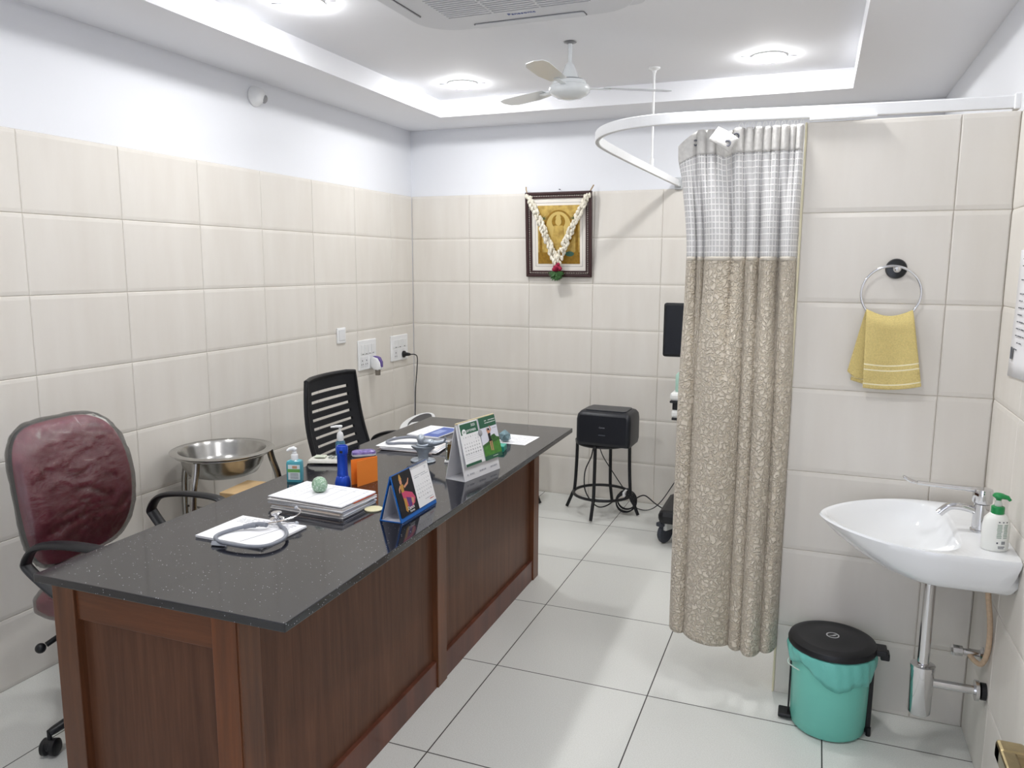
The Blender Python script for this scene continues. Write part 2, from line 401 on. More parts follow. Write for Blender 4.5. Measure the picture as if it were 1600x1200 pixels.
def switch_plate(y0, y1, z0, z1, label, nsw, holes):
    t = thing('switch_plate', label, 'switch plate', (XL, (y0+y1)/2, (z0+z1)/2)); W, H = (y1-y0)/2, (z1-z0)/2
    b = B(); b.box(0, .012, -W, W, -H, H, .005); b.build('plate', whitep, t)
    n = nsw; w_ = (2*W-.05)/n
    for i in range(n):
        y = -W+.025+w_*i; b = B().m(mat('rocker_white', '#E6E7E8', 0.3)); b.box(.0115, .0155, y+.002, y+w_-.002, .005, H-.03, .0015)
        b.m(slot_m); b.box(.0154, .0159, y+w_*.35, y+w_*.65, .006, .010); b.build('rocker', None, t)
    for y in holes:
        b = B().m(mat('socket_face', '#E0E1E3', 0.35)); b.box(.0115, .014, y-.021, y+.021, -H+.02, -.008, .0015); b.m(slot_m)
        for dy, dz, r in ((0, .018, .0045), (-.01, -.006, .0035), (.01, -.006, .0035)):
            b.lathe([(r, 0), (r, .0008), (0, .0008)], 12, M=T(.0138, y+dy, -H/2+dz-.004) @ Ry(PI/2))
        b.build('socket', None, t)
    return t
switch_plate(4.25, 4.465, .893, 1.088, 'large white switch plate with the plug-in repellent in it', 4, (-.07, -.02, .045))
switch_plate(4.665, 4.895, .905, 1.084, 'large white switch plate nearest the room corner with a black plug in it', 3, (-.06, .04))
v = thing('plug_in_repellent', 'white and purple plug-in mosquito repellent in the wall socket', 'repellent', (XL+.016, 4.405, .935))
b = B()
rings = []
for x, hw, z0, z1 in ((0, .02, -.03, .03), (.02, .028, -.045, .038), (.05, .03, -.05, .03), (.065, .022, -.045, .005), (.07, .01, -.04, -.01)):
    rings.append([(x, px, pz) for px, pz in rrect(-hw, hw, z0, z1, .009, 4)])
b.loft(rings); b.build('body', whitep, v)
b = B(); rings = []
for x, hw, z0, z1 in ((.012, .012, .03, .042), (.03, .018, .02, .042), (.055, .017, .0, .034), (.072, .012, -.03, .008)):
    rings.append([(x+.001, px, pz) for px, pz in rrect(-hw, hw, z0, z1, .0045, 4)])
b.loft(rings); b.build('cap', mat('purple_plastic', '#5E4A8E', 0.35), v)
b = B(); b.lathe([(0, -.085), (.017, -.084), (.018, -.05), (.012, -.043), (0, -.043)], 18, M=T(.04, 0, 0)); b.build('refill_bottle', mat('smoked_refill', '#8E877E', 0.12, trans=0.5), v)
pc = thing('charging_cable', 'black power cable with plug hanging from the corner switch plate', 'cable', (XL+.0135, 4.825, .945))
b = B(); b.lathe([(.024, 0), (.024, .01), (.014, .018), (.011, .045), (.006, .058), (0, .058)], 20, M=Ry(PI/2)); b.build('plug', blackp, pc)
cord_pts = [(.055, 0, 0), (.075, .03, -.003), (.07, .075, -.03), (.045, .115, -.12), (.03, .118, -.27), (.05, .07, -.45), (.1, -.05, -.65), (.15, -.2, -.82), (.17, -.27, -.92), (.14, -.3, -.937)]
b = B(); b.tube(smooth_path(cord_pts, 8), .0036, 8); b.build('cable', blackp, pc)

# ------------------------------------------------------------------ desk
DX, DY, DR = -1.063, 1.341, math.radians(0.55)
desk = thing('office_desk', 'long dark wooden desk with a polished black granite top', 'desk', (DX, DY, 0), DR)
ZD = .775; LW, LL = -.782, 2.282
b = B(); b.box(LW, 0, 0, LL, ZD-.022, ZD, .0025); b.build('granite_top', granite, desk)
zt = ZD-.022; X0, X1, Y0, Y1 = -.765, -.16, .035, 2.245
def post(x0, x1, y0, y1): b = B(); b.box(x0, x1, y0, y1, 0, zt, .002); b.build('post', frame_wood, desk)
post(X0, X0+.075, Y0, Y0+.07); post(X1-.075, X1, Y0, Y0+.075); post(X1-.06, X1, 1.09, 1.165); post(X1-.06, X1, Y1-.075, Y1); post(X0, X0+.075, Y1-.075, Y1)
b = B(); b.box(X0+.075, X1-.075, Y0+.008, Y0+.04, zt-.105, zt-.003, .002); b.build('top_rail', rail_wood, desk)
b = B(); b.box(X1-.078, X1-.006, Y0-.004, Y0+.001, .0, zt-.001, .0015); b.build('stile', wood_material('teak_stile', '#7E4827', '#56321D', True, 9, 0.32), desk)
b = B(); b.box(X0+.075, X1-.075, Y0+.008, Y0+.04, 0, .09, .002); b.build('bottom_rail', rail_wood, desk)
b = B(); b.box(X0+.075, X1-.075, Y0+.025, Y0+.04, .09, zt-.1); b.build('end_panel', veneer, desk)
b = B(); b.box(X0+.075, X1-.06, Y1-.05, Y1-.03, .03, zt-.004); b.build('far_panel', veneer, desk)
for y0, y1 in ((Y0+.075, 1.09), (1.165, Y1-.075)):
    b = B(); b.box(X1-.045, X1-.022, y0, y1, .1, zt-.004); b.build('side_panel', veneer, desk)
    b = B(); b.box(X1-.05, X1-.006, y0, y1, 0, .105, .002); b.build('plinth', rail_wood if False else wood_material('plinth_wood', '#6E4030', '#4E2B20', True, 4, 0.3), desk)

# ------------------------------------------------------------------ maroon chair
fabric_maroon = mat('maroon_fabric', '#7C3644', 0.85, var=0.18, vscale=300, bump=0.12, bscale=500)
def film_material():
    m = bpy.data.materials.new('clear_plastic_film'); m.use_nodes = True; nt = m.node_tree; L = nt.links
    nt.nodes.remove(nt.nodes['Principled BSDF'])
    tc = nt.nodes.new('ShaderNodeTexCoord'); mp = nt.nodes.new('ShaderNodeMapping'); mp.inputs['Rotation'].default_value = (.3, .5, .2); mp.inputs['Scale'].default_value = (1, 1, 2.1); L.new(tc.outputs['Object'], mp.inputs[0])
    n = nt.nodes.new('ShaderNodeTexNoise'); n.inputs['Scale'].default_value = 11; n.inputs['Detail'].default_value = 9; n.inputs['Distortion'].default_value = 2.2; n.inputs['Roughness'].default_value = .6; L.new(mp.outputs[0], n.inputs[0])
    bp = nt.nodes.new('ShaderNodeBump'); bp.inputs['Strength'].default_value = .35; bp.inputs['Distance'].default_value = .02; L.new(n.outputs['Fac'], bp.inputs['Height'])
    g = nt.nodes.new('ShaderNodeBsdfGlossy'); g.inputs['Roughness'].default_value = .075; L.new(bp.outputs[0], g.inputs['Normal'])
    tr = nt.nodes.new('ShaderNodeBsdfTransparent'); fr = nt.nodes.new('ShaderNodeFresnel'); fr.inputs[0].default_value = 1.5
    ad = nt.nodes.new('ShaderNodeMath'); ad.operation = 'MULTIPLY_ADD'; ad.inputs[1].default_value = .8; ad.inputs[2].default_value = .07; L.new(fr.outputs[0], ad.inputs[0])
    mx = nt.nodes.new('ShaderNodeMixShader'); L.new(ad.outputs[0], mx.inputs[0]); L.new(tr.outputs[0], mx.inputs[1]); L.new(g.outputs[0], mx.inputs[2])
    L.new(mx.outputs[0], nt.nodes['Material Output'].inputs[0]); return m
film = film_material()
def chair_base(root, r=.33, a0=0.0, zc=.0):
    hub = B(); hub.lathe([(.03, .075), (.045, .09), (.045, .13), (.032, .15), (.028, .28), (.02, .29), (.02, .42), (0, .42)], 24); hub.build('gas_column', blackp, root)
    for k in range(5):
        a = a0+2*PI*k/5; d = Vector((math.cos(a), math.sin(a), 0))
        pts = smooth_path([d*.03+Vector((0, 0, .115)), d*.15+Vector((0, 0, .112)), d*(r-.04)+Vector((0, 0, .085)), d*r+Vector((0, 0, .075))], 4)
        b = B(); b.tube(pts, [.026-.012*i/(len(pts)-1) for i in range(len(pts))], 10, sz=.75); lg = b.build('leg', blackp, root)
        b = B(); M_ = T(*(d*r)) @ Rz(a+.6)
        b.tube([(0, 0, .05), (0, 0, .085)], .007, 10, M=M_)
        for sy in (-1, 1): b.lathe([(0, -.012), (.02, -.012), (.0275, -.006), (.0275, .006), (.02, .012), (0, .012)], 24, M=M_ @ T(0, sy*.015, .028) @ Rx(PI/2))
        b.lathe([(0, -.02), (.022, -.02), (.022, .02), (0, .02)], 18, M=M_ @ T(0, 0, .034) @ Rx(PI/2)); b.build('caster', blackp, lg)
def arm_loop(pts, r, name, root, m, seg=10, sx=1.7, sz=.75):
    b = B(); b.tube(smooth_path(pts, 7, closed=True), r, seg, closed=True, sx=sx, sz=sz); return b.build(name, m, root)
mc = thing('office_chair', 'maroon upholstered office chair still wrapped in clear plastic', 'chair', (-2.13, 1.925, 0), math.radians(7))
chair_base(mc, .33, math.radians(-112))
def super_outline(n, w, h, top_w, bot_w, p=3.2):
    out = []
    for k in range(n):
        a = 2*PI*k/n; c, s_ = math.cos(a), math.sin(a)
        y = math.copysign(abs(c)**(2/p), c); z = math.copysign(abs(s_)**(2/p), s_)
        ww = (top_w if z > 0 else bot_w); ww = 1+(ww-1)*abs(z)**1.5
        out.append((y*w*ww, z*h))
    return out
def back_surface(bulge, w, h, grow=0.0, noise=0.0):
    ol = super_outline(64 if not noise else 150, w+grow, h+grow, .9, .84, 4.2); rings = []
    lv = [(.0, .55), (.0, .85), (.01, .96), (.025, 1.0), (.045, .985), (.058, .93), (.068+bulge*.3, .8), (.072+bulge*.7, .55), (.074+bulge, .25), (.074+bulge, .02)]
    if noise:   # crinkled film: many more rings
        lv = [(lv[i][0]+(lv[i+1][0]-lv[i][0])*k/n_, lv[i][1]+(lv[i+1][1]-lv[i][1])*k/n_) for i in range(len(lv)-1) for n_ in ((3 if i < 5 else 12),) for k in range(n_)]+[lv[-1]]
    for i, (x, sc) in enumerate(lv):
        ring = []
        for k, (y, z) in enumerate(ol):
            curve = -.05*((y*sc)/w)**2*-1   # wraps forward at the sides
            lean = -(z*sc)*.12+.03*math.cos(z*sc/h*1.4)
            q = Vector((x+curve*.6+lean-.03, y*sc, .795+z*sc))
            if grow:
                nx = (x-.04)*.15
                q.x += nx+grow*(.5 if x > .05 else -.5)
                if noise:
                    v3 = Vector((q.x, q.y*11+q.z*5, q.z*17-q.y*4)); r1 = abs(mnoise.noise(v3)); r2 = abs(mnoise.noise(v3*2.7+Vector((3, 1, 7)))); r3 = mnoise.noise(Vector((5, q.y*9, q.z*7)))
                    amp = noise*(1.6*(1-r1*2.2)+.8*(1-r2*2)+1.2*r3)
                    if x > .06: q.x += amp
                    else: q.y += (.6*amp if y > 0 else -.6*amp); q.z += (.6*amp if z > 0 else -.6*amp)
            ring.append(q)
        rings.append(ring)
    return rings
b = B(); b.loft([[Vector((p.x-.018, p.y*.985, .795+(p.z-.795)*.985)) for p in r] for r in back_surface(.0, .24, .242)[:5]], M=T(-.285, 0, 0)); b.build('back_shell', blackp, mc)
b = B(); b.loft(back_surface(.012, .238, .24)[2:], M=T(-.285, 0, 0)); bk = b.build('backrest', fabric_maroon, mc)
b = B(); b.loft(back_surface(.012, .238, .24, .010, .0034), M=T(-.285, 0, 0)); b.build('plastic_wrap', film, mc, auto=False)
def seat_rings(g=0.0):
    R = []
    for z, sc in ((.425, .75), (.428, .94), (.445, 1.0), (.465, 1.0), (.485, .95), (.495, .8), (.5, .4), (.5, .05)):
        R.append([(.005+x*sc*(1+g), y*sc*(1+g), z+(g*.25 if z > .46 else -g*.25)) for x, y in rrect(-.27, .225, -.235, .235, .1, 6)])
    return R
b = B(); b.loft(seat_rings()); b.build('seat', fabric_maroon, mc)
b = B(); b.loft(seat_rings(.03)); b.build('seat_wrap', film, mc)
b = B(); b.box(-.12, .1, -.09, .09, .385, .424, .012); b.tube(smooth_path([(-.1, 0, .4), (-.24, 0, .4), (-.31, 0, .45), (-.335, 0, .62), (-.33, 0, .78)], 6), .022, 8, sx=1.4, sz=.5); b.build('tilt_mechanism', blackp, mc)
b = B(); b.tube([(-.08, -.09, .40), (-.14, -.2, .365), (-.165, -.245, .345)], .0045, 8); lv = b.build('height_lever', blackp, mc)
b = B(); b.tube([(-.148, -.215, .359), (-.165, -.248, .344)], .009, 10); b.sphere(.0165, M=T(-.174, -.262, .338)); b.build('lever_knob', blackp, lv)
for sy in (-1, 1):
    y = sy*.285
    arm_loop([(.02, y-sy*.06, .42), (-.07, y-sy*.02, .52), (-.16, y, .61), (-.172, y, .642), (-.13, y, .69), (-.03, y, .708), (.1, y, .705), (.15, y, .685), (.155, y, .64), (.12, y-sy*.02, .53), (.09, y-sy*.06, .42)], .0145, 'armrest', mc, blackp)

# ------------------------------------------------------------------ black slotted chair
bc = thing('office_chair', 'black office chair with a slotted backrest behind the desk', 'chair', (-1.98, 3.27, 0), math.radians(1))
chair_base(bc, .3, math.radians(20))
mesh_m = mat('black_mesh', '#16171D', 0.7, bump=0.4, bscale=700)
def backp(u, v):   # u across -1..1, v up 0..1
    w_ = .235-.022*v+.012*math.sin(PI*v)
    x = -.175-.12*v-.03*math.sin(PI*(v*1.05))+.035*u*u-.02*(1-v)**2
    return Vector((x, u*w_, .54+.475*v-.012*(1-u*u)*math.sin(PI*min(1, v*1.02))))
nu, nv = 30, 90
b = B()
hid = lambda u, v: int(v*nv) in HOLES and abs(u) < .72
HOLES = {12+8*i+k for i in range(9) for k in range(3)}
front = [[b.bm.verts.new(backp(-1+2*i/nu, j/nv)) for i in range(nu+1)] for j in range(nv+1)]
rear = [[b.bm.verts.new(backp(-1+2*i/nu, j/nv)-Vector((.012, 0, 0))) for i in range(nu+1)] for j in range(nv+1)]
openc = [[hid(-1+2*(i+.5)/nu, (j+.5)/nv) for i in range(nu)] for j in range(nv)]
for j in range(nv):
    for i in range(nu):
        if openc[j][i]: continue
        b._f([front[j][i], front[j][i+1], front[j+1][i+1], front[j+1][i]]); b._f([rear[j][i], rear[j+1][i], rear[j+1][i+1], rear[j][i+1]])
        for dj, di, a, c in ((0, -1, (j, i), (j+1, i)), (0, 1, (j, i+1), (j+1, i+1)), (-1, 0, (j, i), (j, i+1)), (1, 0, (j+1, i), (j+1, i+1))):
            J, I = j+dj, i+di
            if not (0 <= J < nv and 0 <= I < nu) or openc[J][I]:
                b._f([front[a[0]][a[1]], front[c[0]][c[1]], rear[c[0]][c[1]], rear[a[0]][a[1]]], False)
bko = b.build('backrest', mesh_m, bc)
edge = [backp(-1, j/12) for j in range(13)]+[backp(-1+2*i/8, 1)+Vector((0, 0, .004)) for i in range(1, 8)]+[backp(1, 1-j/12) for j in range(13)]+[backp(1-2*i/8, 0) for i in range(1, 8)]
b = B(); b.tube([p-Vector((.006, 0, 0)) for p in edge], .012, 8, closed=True); b.build('back_frame', blackp, bko)
b = B(); R = []
for z, sc in ((.43, .8), (.435, .97), (.455, 1), (.475, .97), (.485, .8), (.488, .3)): R.append([(.03+x*sc, y*sc, z) for x, y in rrect(-.23, .22, -.235, .235, .08, 6)])
b.loft(R); b.build('seat', mesh_m, bc)
b = B(); b.tube(smooth_path([(-.05, 0, .41), (-.2, 0, .42), (-.235, 0, .48), (-.22, 0, .6)], 6), .02, 8, sx=1.5, sz=.6); b.build('back_support', blackp, bc)
for sy in (-1, 1):
    y = sy*.3
    arm_loop([(-.1, y-sy*.06, .43), (-.15, y, .53), (-.2, y, .61), (-.18, y, .655), (-.08, y, .684), (.05, y, .682), (.09, y, .65), (.05, y-sy*.01, .53), (.02, y-sy*.06, .43)], .014, 'armrest', bc, blackp)

# ------------------------------------------------------------------ steel bowl on its stand
st = thing('basin_stand', 'tubular steel stand holding the steel bowl by the left wall', 'stand', (-2.455, 2.715, 0))
ZB = .742
b = B(); ringp = [(.199*math.cos(2*PI*k/36), .199*math.sin(2*PI*k/36), ZB-.012) for k in range(36)]; b.tube(ringp, .006, 8, closed=True); b.build('ring', steel, st)
for ang in (-80, 40, 178):
    a = math.radians(ang); d = Vector((math.cos(a), math.sin(a), 0))
    b = B(); b.tube(smooth_path([d*.202+Vector((0, 0, ZB-.015)), d*.212+Vector((0, 0, ZB-.06)), d*.235+Vector((0, 0, ZB-.14)), d*.243+Vector((0, 0, ZB-.25)), d*.243+Vector((0, 0, .3)), d*.243+Vector((0, 0, .02))], 5), .0155, 12); lg = b.build('leg', steel, st)
    b = B(); b.cyl(d.x*.243, d.y*.243, 0, .035, .0165, 14); b.build('rubber_foot', blackp, lg)
b = B()
for ang in (-80, 40, 178): a = math.radians(ang); b.tube([(0, 0, .45), (.243*math.cos(a), .243*math.sin(a), .45)], .005, 8)
b.build('brace', steel, st)
b = B(); b.lathe([(0, -.11), (.12, -.11), (.15, -.098), (.172, -.06), (.183, -.012), (.19, -.001), (.222, .0), (.224, .003), (.22, .005), (.188, .004), (.179, -.012), (.167, -.06), (.147, -.094), (.118, -.105), (0, -.105)], 56)
tag(b.build('steel_bowl', steel, None, (-2.455, 2.715, ZB+.0)), 'wide shallow stainless steel bowl resting in the tubular stand', 'bowl')
b = B(); b.box(-.13, .13, -.1, .1, 0, .625, .003)
cb = tag(b.build('cardboard_carton', mat('cardboard', '#C3A57A', 0.85, var=0.12, vscale=20), None, (-2.16, 2.60, 0), .1), 'brown cardboard carton standing behind the desk under the steel bowl', 'carton')

# ------------------------------------------------------------------ white appliance in the corner
ap = thing('air_purifier', 'white rounded appliance with a dark oval top in the far left corner', 'appliance', (-2.315, 4.30, -0.0), math.radians(-35))
R = []
for z, w_, d_ in ((0, .17, .15), (.02, .18, .16), (.3, .175, .155), (.45, .165, .145), (.52, .145, .125), (.57, .125, .105)):
    R.append([(w_*math.cos(a), d_*math.sin(a), z+(.07*(math.sin(a)*.75+.25) if z > .5 else 0)*(z-.4)/.2) for a in [2*PI*k/40 for k in range(40)]])
b = B(); b.loft(R); b.build('body', whitep, ap)
R = []
for sc, dz in ((.72, .0), (.7, .006), (.5, .003), (.05, .001)):
    R.append([(.125*sc*math.cos(a)+.015, (.105*sc*math.sin(a))+.008, .57+.07*(sc*math.sin(a)*.75+.25)+dz) for a in [2*PI*k/40 for k in range(40)]])
b = B(); b.loft(R, cap=True); b.build('top_panel', mat('dark_grey_panel', '#4A4A4C', 0.3), ap)

# ------------------------------------------------------------------ stools, printer, cables
sto = thing('metal_stool', 'black round metal stool with a ring brace carrying the printer', 'stool', (-1.21, 4.725, 0), group='black metal stools')
b = B(); b.lathe([(0, .452), (.168, .452), (.176, .458), (.176, .468), (.17, .472), (0, .472)], 40); b.build('seat', blackm, sto)
for k in range(4):
    a = math.radians(-92+90*k); d = Vector((math.cos(a), math.sin(a), 0))
    b = B(); b.tube(smooth_path([d*.172+Vector((0, 0, .464)), d*.176+Vector((0, 0, .3)), d*.186+Vector((0, 0, .14)), d*.2+Vector((0, 0, .1)), d*.238+Vector((0, 0, .008))], 5), .0105, 10); b.sphere(.0125, M=T(d.x*.174, d.y*.174, .461)); b.build('leg', blackm, sto)
b = B(); b.tube([(.183*math.cos(2*PI*k/40), .183*math.sin(2*PI*k/40), .125) for k in range(40)], .0095, 8, closed=True); b.build('ring_brace', blackm, sto)
copy_thing(sto, (-1.868, 4.715, 0), math.radians(3), 'black metal stool hidden behind the far end of the desk, only one splayed foot showing')

pr = thing('printer', 'compact black laser printer standing on the round metal stool', 'printer', (-1.163, 4.655, .4745), math.radians(-2))
pb = mat('printer_black', '#1A1D24', 0.4); pl = mat('printer_lid', '#2A2D33', 0.34)
R = []
for z, gx, gy0, gy1, r in ((0, .165, -.112, .118, .02), (.03, .172, -.125, .12, .024), (.16, .172, -.125, .12, .026), (.19, .168, -.118, .118, .028), (.207, .155, -.1, .112, .03), (.213, .14, -.08, .1, .03)):
    R.append([(x, y, z) for x, y in rrect(-gx, gx, gy0, gy1, r, 5)])
b = B(); b.loft(R); b.build('body', pb, pr)
b = B(); b.prism(rrect(-.13, .13, -.082, .095, .022), .211, .2185, bev=.002); b.build('lid', pl, pr)
b = B().m(pb); b.prism(rrect(-.148, .148, .02, .19, .012), -.1262, -.1235, M=Matrix(((1, 0, 0, 0), (0, 0, 1, 0), (0, 1, 0, 0), (0, 0, 0, 1)))); b.build('front_cover', mat('printer_front', '#20242C', 0.3), pr)
b = B(); b.text('Canon', .014, M=T(-.004, -.1266, .118) @ Rx(PI/2), align='CENTER'); b.build('lettering', mat('pale_grey_print', '#9A9DA6', 0.5), pr)
b = B(); b.box(-.025, .018, -.1275, -.126, .068, .074, .0005); b.build('pull_tab', mat('pull_tab_grey', '#4B4F58', 0.4), pr)
b = B(); b.box(.112, .12, -.1285, -.126, .1, .118, .001); b.build('power_button', blackp, pr)
b = B(); b.tube(smooth_path([(-1.27, 4.72, .448), (-1.285, 4.72, .36), (-1.32, 4.7, .26), (-1.31, 4.68, .14), (-1.24, 4.66, .06), (-1.18, 4.66, .055), (-1.12, 4.72, .09), (-1.075, 4.78, .14), (-1.05, 4.79, .15), (-1.06, 4.8, .11), (-1.09, 4.8, .07)], 7), .0042, 7)
for k in range(5):
    R_ = .058+.004*(k % 3); b.tube([(-1.055+R_*math.cos(t), 4.735+.012*k-.02+.012*math.sin(t), .075+R_*.95*math.sin(t)+.003*k) for t in [2*PI*i/30 for i in range(30)]], .0046, 7, closed=True)
b.tube(smooth_path([(-1.0, 4.76, .1), (-.95, 4.8, .115), (-.88, 4.8, .07), (-.8, 4.78, .035), (-.7, 4.7, .03)], 7), .0042, 7)
t = thing('cable_coil', 'coiled black printer cable with a white tie under the stool', 'cable', (0, 0, 0)); b.build('cable', blackp, t)
b = B(); b.box(-1.072, -1.056, 4.70, 4.775, .122, .15, .003); b.build('cable_tie', whitep, t)
b = B(); b.tube(smooth_path([(-1.24, 4.73, .448), (-1.22, 4.76, .36), (-1.15, 4.82, .22), (-1.08, 4.86, .1), (-1.02, 4.84, .02), (-.93, 4.83, .012), (-.86, 4.87, .06), (-.78, 4.94, .19), (-.74, 4.985, .24)], 7), .0032, 7)
tag(b.build('power_cable', blackp), 'thin black cable running from the stool along the back wall to the right', 'cable')

# ------------------------------------------------------------------ framed picture with garland
pf = thing('picture_frame', 'dark beaded frame with a gold devotional picture on the back wall', 'picture', (-1.61, YB-.004, 1.772))
FW, FH = .228, .277; fm = mat('dark_rosewood', '#3A2323', 0.35); bead = mat('silver_bead', '#C9C4BC', 0.3, 0.6); gold = mat('gold_foil', '#D6B868', 0.42, 0.35, var=0.35, vscale=26, col2='#AE8E48')
tilt = Rx(math.radians(4)); FM = T(0, -.012, 0) @ tilt @ Rx(PI/2)   # local: x right, y up, z toward the room
def frame_ring(b, ox, oy, iw, z0, z1, bev=0.002):
    b.prism([(-ox, -oy), (ox, -oy), (ox-iw, -oy+iw), (-ox+iw, -oy+iw)], z0, z1, M=FM, bev=bev); b.prism([(-ox, oy), (ox, oy), (ox-iw, oy-iw), (-ox+iw, oy-iw)], z0, z1, M=FM, bev=bev)
    b.prism([(-ox, -oy), (-ox, oy), (-ox+iw, oy-iw), (-ox+iw, -oy+iw)], z0, z1, M=FM, bev=bev); b.prism([(ox, -oy), (ox, oy), (ox-iw, oy-iw), (ox-iw, -oy+iw)], z0, z1, M=FM, bev=bev)
b = B(); frame_ring(b, FW, FH, .02, 0, .026, .004); frame_ring(b, FW-.018, FH-.018, .024, 0, .018, .003); b.build('moulding', fm, pf)
b = B(); n = 34
for i in range(n):
    f = -1+2*(i+.5)/n
    for yy in (-(FH-.027), FH-.027): b.sphere(.0042, M=FM @ T(f*(FW-.024), yy, .018), seg=8, rings=5)
for i in range(42):
    f = -1+2*(i+.5)/42
    for xx in (-(FW-.027), FW-.027): b.sphere(.0042, M=FM @ T(xx, f*(FH-.024), .018), seg=8, rings=5)
b.build('beading', bead, pf)
b = B().m(mat('cream_mount', '#ECE7DF', 0.7)); b.prism([(-FW+.035, -FH+.035), (FW-.035, -FH+.035), (FW-.035, FH-.035), (-FW+.035, FH-.035)], .002, .008, M=FM)
b.m(ink); 
for s_ in (0, .0015):
    pass
for x0, x1, y0, y1 in ((-.162, .162, .206, .2078), (-.162, .162, -.2078, -.206), (-.1638, -.162, -.2078, .2078), (.162, .1638, -.2078, .2078)): b.prism([(x0, y0), (x1, y0), (x1, y1), (x0, y1)], .008, .0084, M=FM)
b.build('mount', None, pf)
b = B().m(gold); b.prism([(-.145, -.19), (.145, -.19), (.145, .19), (-.145, .19)], .008, .0095, M=FM)
g2 = mat('pale_gold', '#D8BE74', 0.36, 0.5); g3 = mat('deep_gold', '#A67F2E', 0.4, 0.5, var=.3, vscale=60); pg = mat('palm_green', '#56603A', 0.6)
def disc(r, sy=1.0, n=32): return [(r*math.cos(2*PI*k/n), r*sy*math.sin(2*PI*k/n)) for k in range(n)]
b.m(g3); b.prism([(x, y+.03) for x, y in disc(.105, 1.25)], .0095, .0105, M=FM)
b.m(g2); b.prism([(x, y+.04) for x, y in disc(.088, 1.25)], .0105, .0112, M=FM); b.m(g3); b.prism([(x, y+.085) for x, y in disc(.046)], .0112, .012, M=FM)
b.m(gold); b.prism([(-.05, -.12), (.05, -.12), (.042, -.02), (.03, .06), (-.03, .06), (-.042, -.02)], .012, .014, M=FM); b.m(g2); b.prism([(x, y+.085) for x, y in disc(.021, 1.2)], .012, .0145, M=FM); b.prism([(-.02, .105), (.02, .105), (.006, .14), (-.006, .14)], .012, .014, M=FM)
b.m(g3); b.prism([(-.145, -.19), (.145, -.19), (.145, -.115), (-.145, -.115)], .0095, .0105, M=FM)
for sx in (-1, 1):
    b.m(g3); b.prism([(sx*.115, -.12), (sx*.135, -.12), (sx*.132, .1), (sx*.118, .1)], .0095, .011, M=FM); b.m(pg)
    for k in range(7):
        a = math.radians(-20+35*k); p0 = Vector((sx*.112, .105)); q = p0+Vector((math.cos(a), math.sin(a)*.6))*.04; nn = Vector((-math.sin(a), math.cos(a)))*.005
        b.prism([tuple(p0-nn), tuple(p0+nn), tuple(q)], .0105, .0112, M=FM)
b.m(mat('peacock_green', '#3F6A5C', 0.5)); b.prism([(x+.075, y-.125) for x, y in disc(.03, .55)], .0108, .0115, M=FM)
b.build('picture', None, pf)
b = B(); b.cyl(0, 0, 0, .02, .004, 10, M=T(0, -.002, .292) @ Rx(PI/2)); b.build('hanger_nail', wire_m, pf)
ga = thing('flower_garland', 'white jasmine garland hanging in a V over the gold picture', 'garland', (-1.61, YB-.045, 1.772))
flower = mat('jasmine_white', '#F3EDDD', 0.8, var=.22, vscale=90); rose = mat('rose_red', '#A81E45', 0.7, var=.3, vscale=60); leafm = mat('garland_leaf', '#47763F', 0.6, var=.6, vscale=45)
rnd = random.Random(5); b = B()
for sx in (-1, 1):
    for i in range(46):
        f = i/45; x = sx*(.2*(1-f)**1.04+.003) ; z = .245-.432*f+.012*math.sin(PI*f); 
        for k in range(4):
            a = rnd.uniform(0, 2*PI); r_ = .019*(.75+.35*f)
            b.sphere(rnd.uniform(.0075, .0115), M=T(x+r_*math.cos(a), -.012+.01*math.sin(a)-rnd.uniform(0, .006), z+rnd.uniform(-.006, .006)) @ Rz(a) @ Matrix.Diagonal((1, .8, 1.5, 1)), seg=7, rings=5)
b.build('jasmine', flower, ga)
b = B()
for sx in (-1, 1): b.tube(smooth_path([(sx*.205, -.008, .25), (sx*.222, .0, .285), (sx*.232, .02, .312)], 5), .0045, 7)
b.build('string', mat('jute_string', '#A99479', 0.9), ga)
b = B()
for k in range(26):
    a = rnd.uniform(0, 2*PI); r_ = rnd.uniform(0, .03); b.sphere(rnd.uniform(.01, .015), M=T(.004+r_*math.cos(a)*1.1, -.02+rnd.uniform(-.012, .008), -.213+r_*math.sin(a)*.7), seg=8, rings=5)
b.build('rose_petals', rose, ga)
b = B()
for k in range(120):
    a = rnd.uniform(-PI-.3, .3); l = rnd.uniform(.03, .06); p0 = Vector((.0, -.02+rnd.uniform(-.015, .006), -.25)); d = Vector((math.cos(a)*.95, rnd.uniform(-.2, .2), math.sin(a)*.9-.1)); q = p0+d*l; nn = Vector((-d.z, 0, d.x))*.009
    vs = [b.bm.verts.new(p) for p in (p0, (p0+q)/2+nn+Vector((0, -.004, 0)), q, (p0+q)/2-nn)]; b._f(vs, False)
b.build('leaves', leafm, ga, recalc=False)

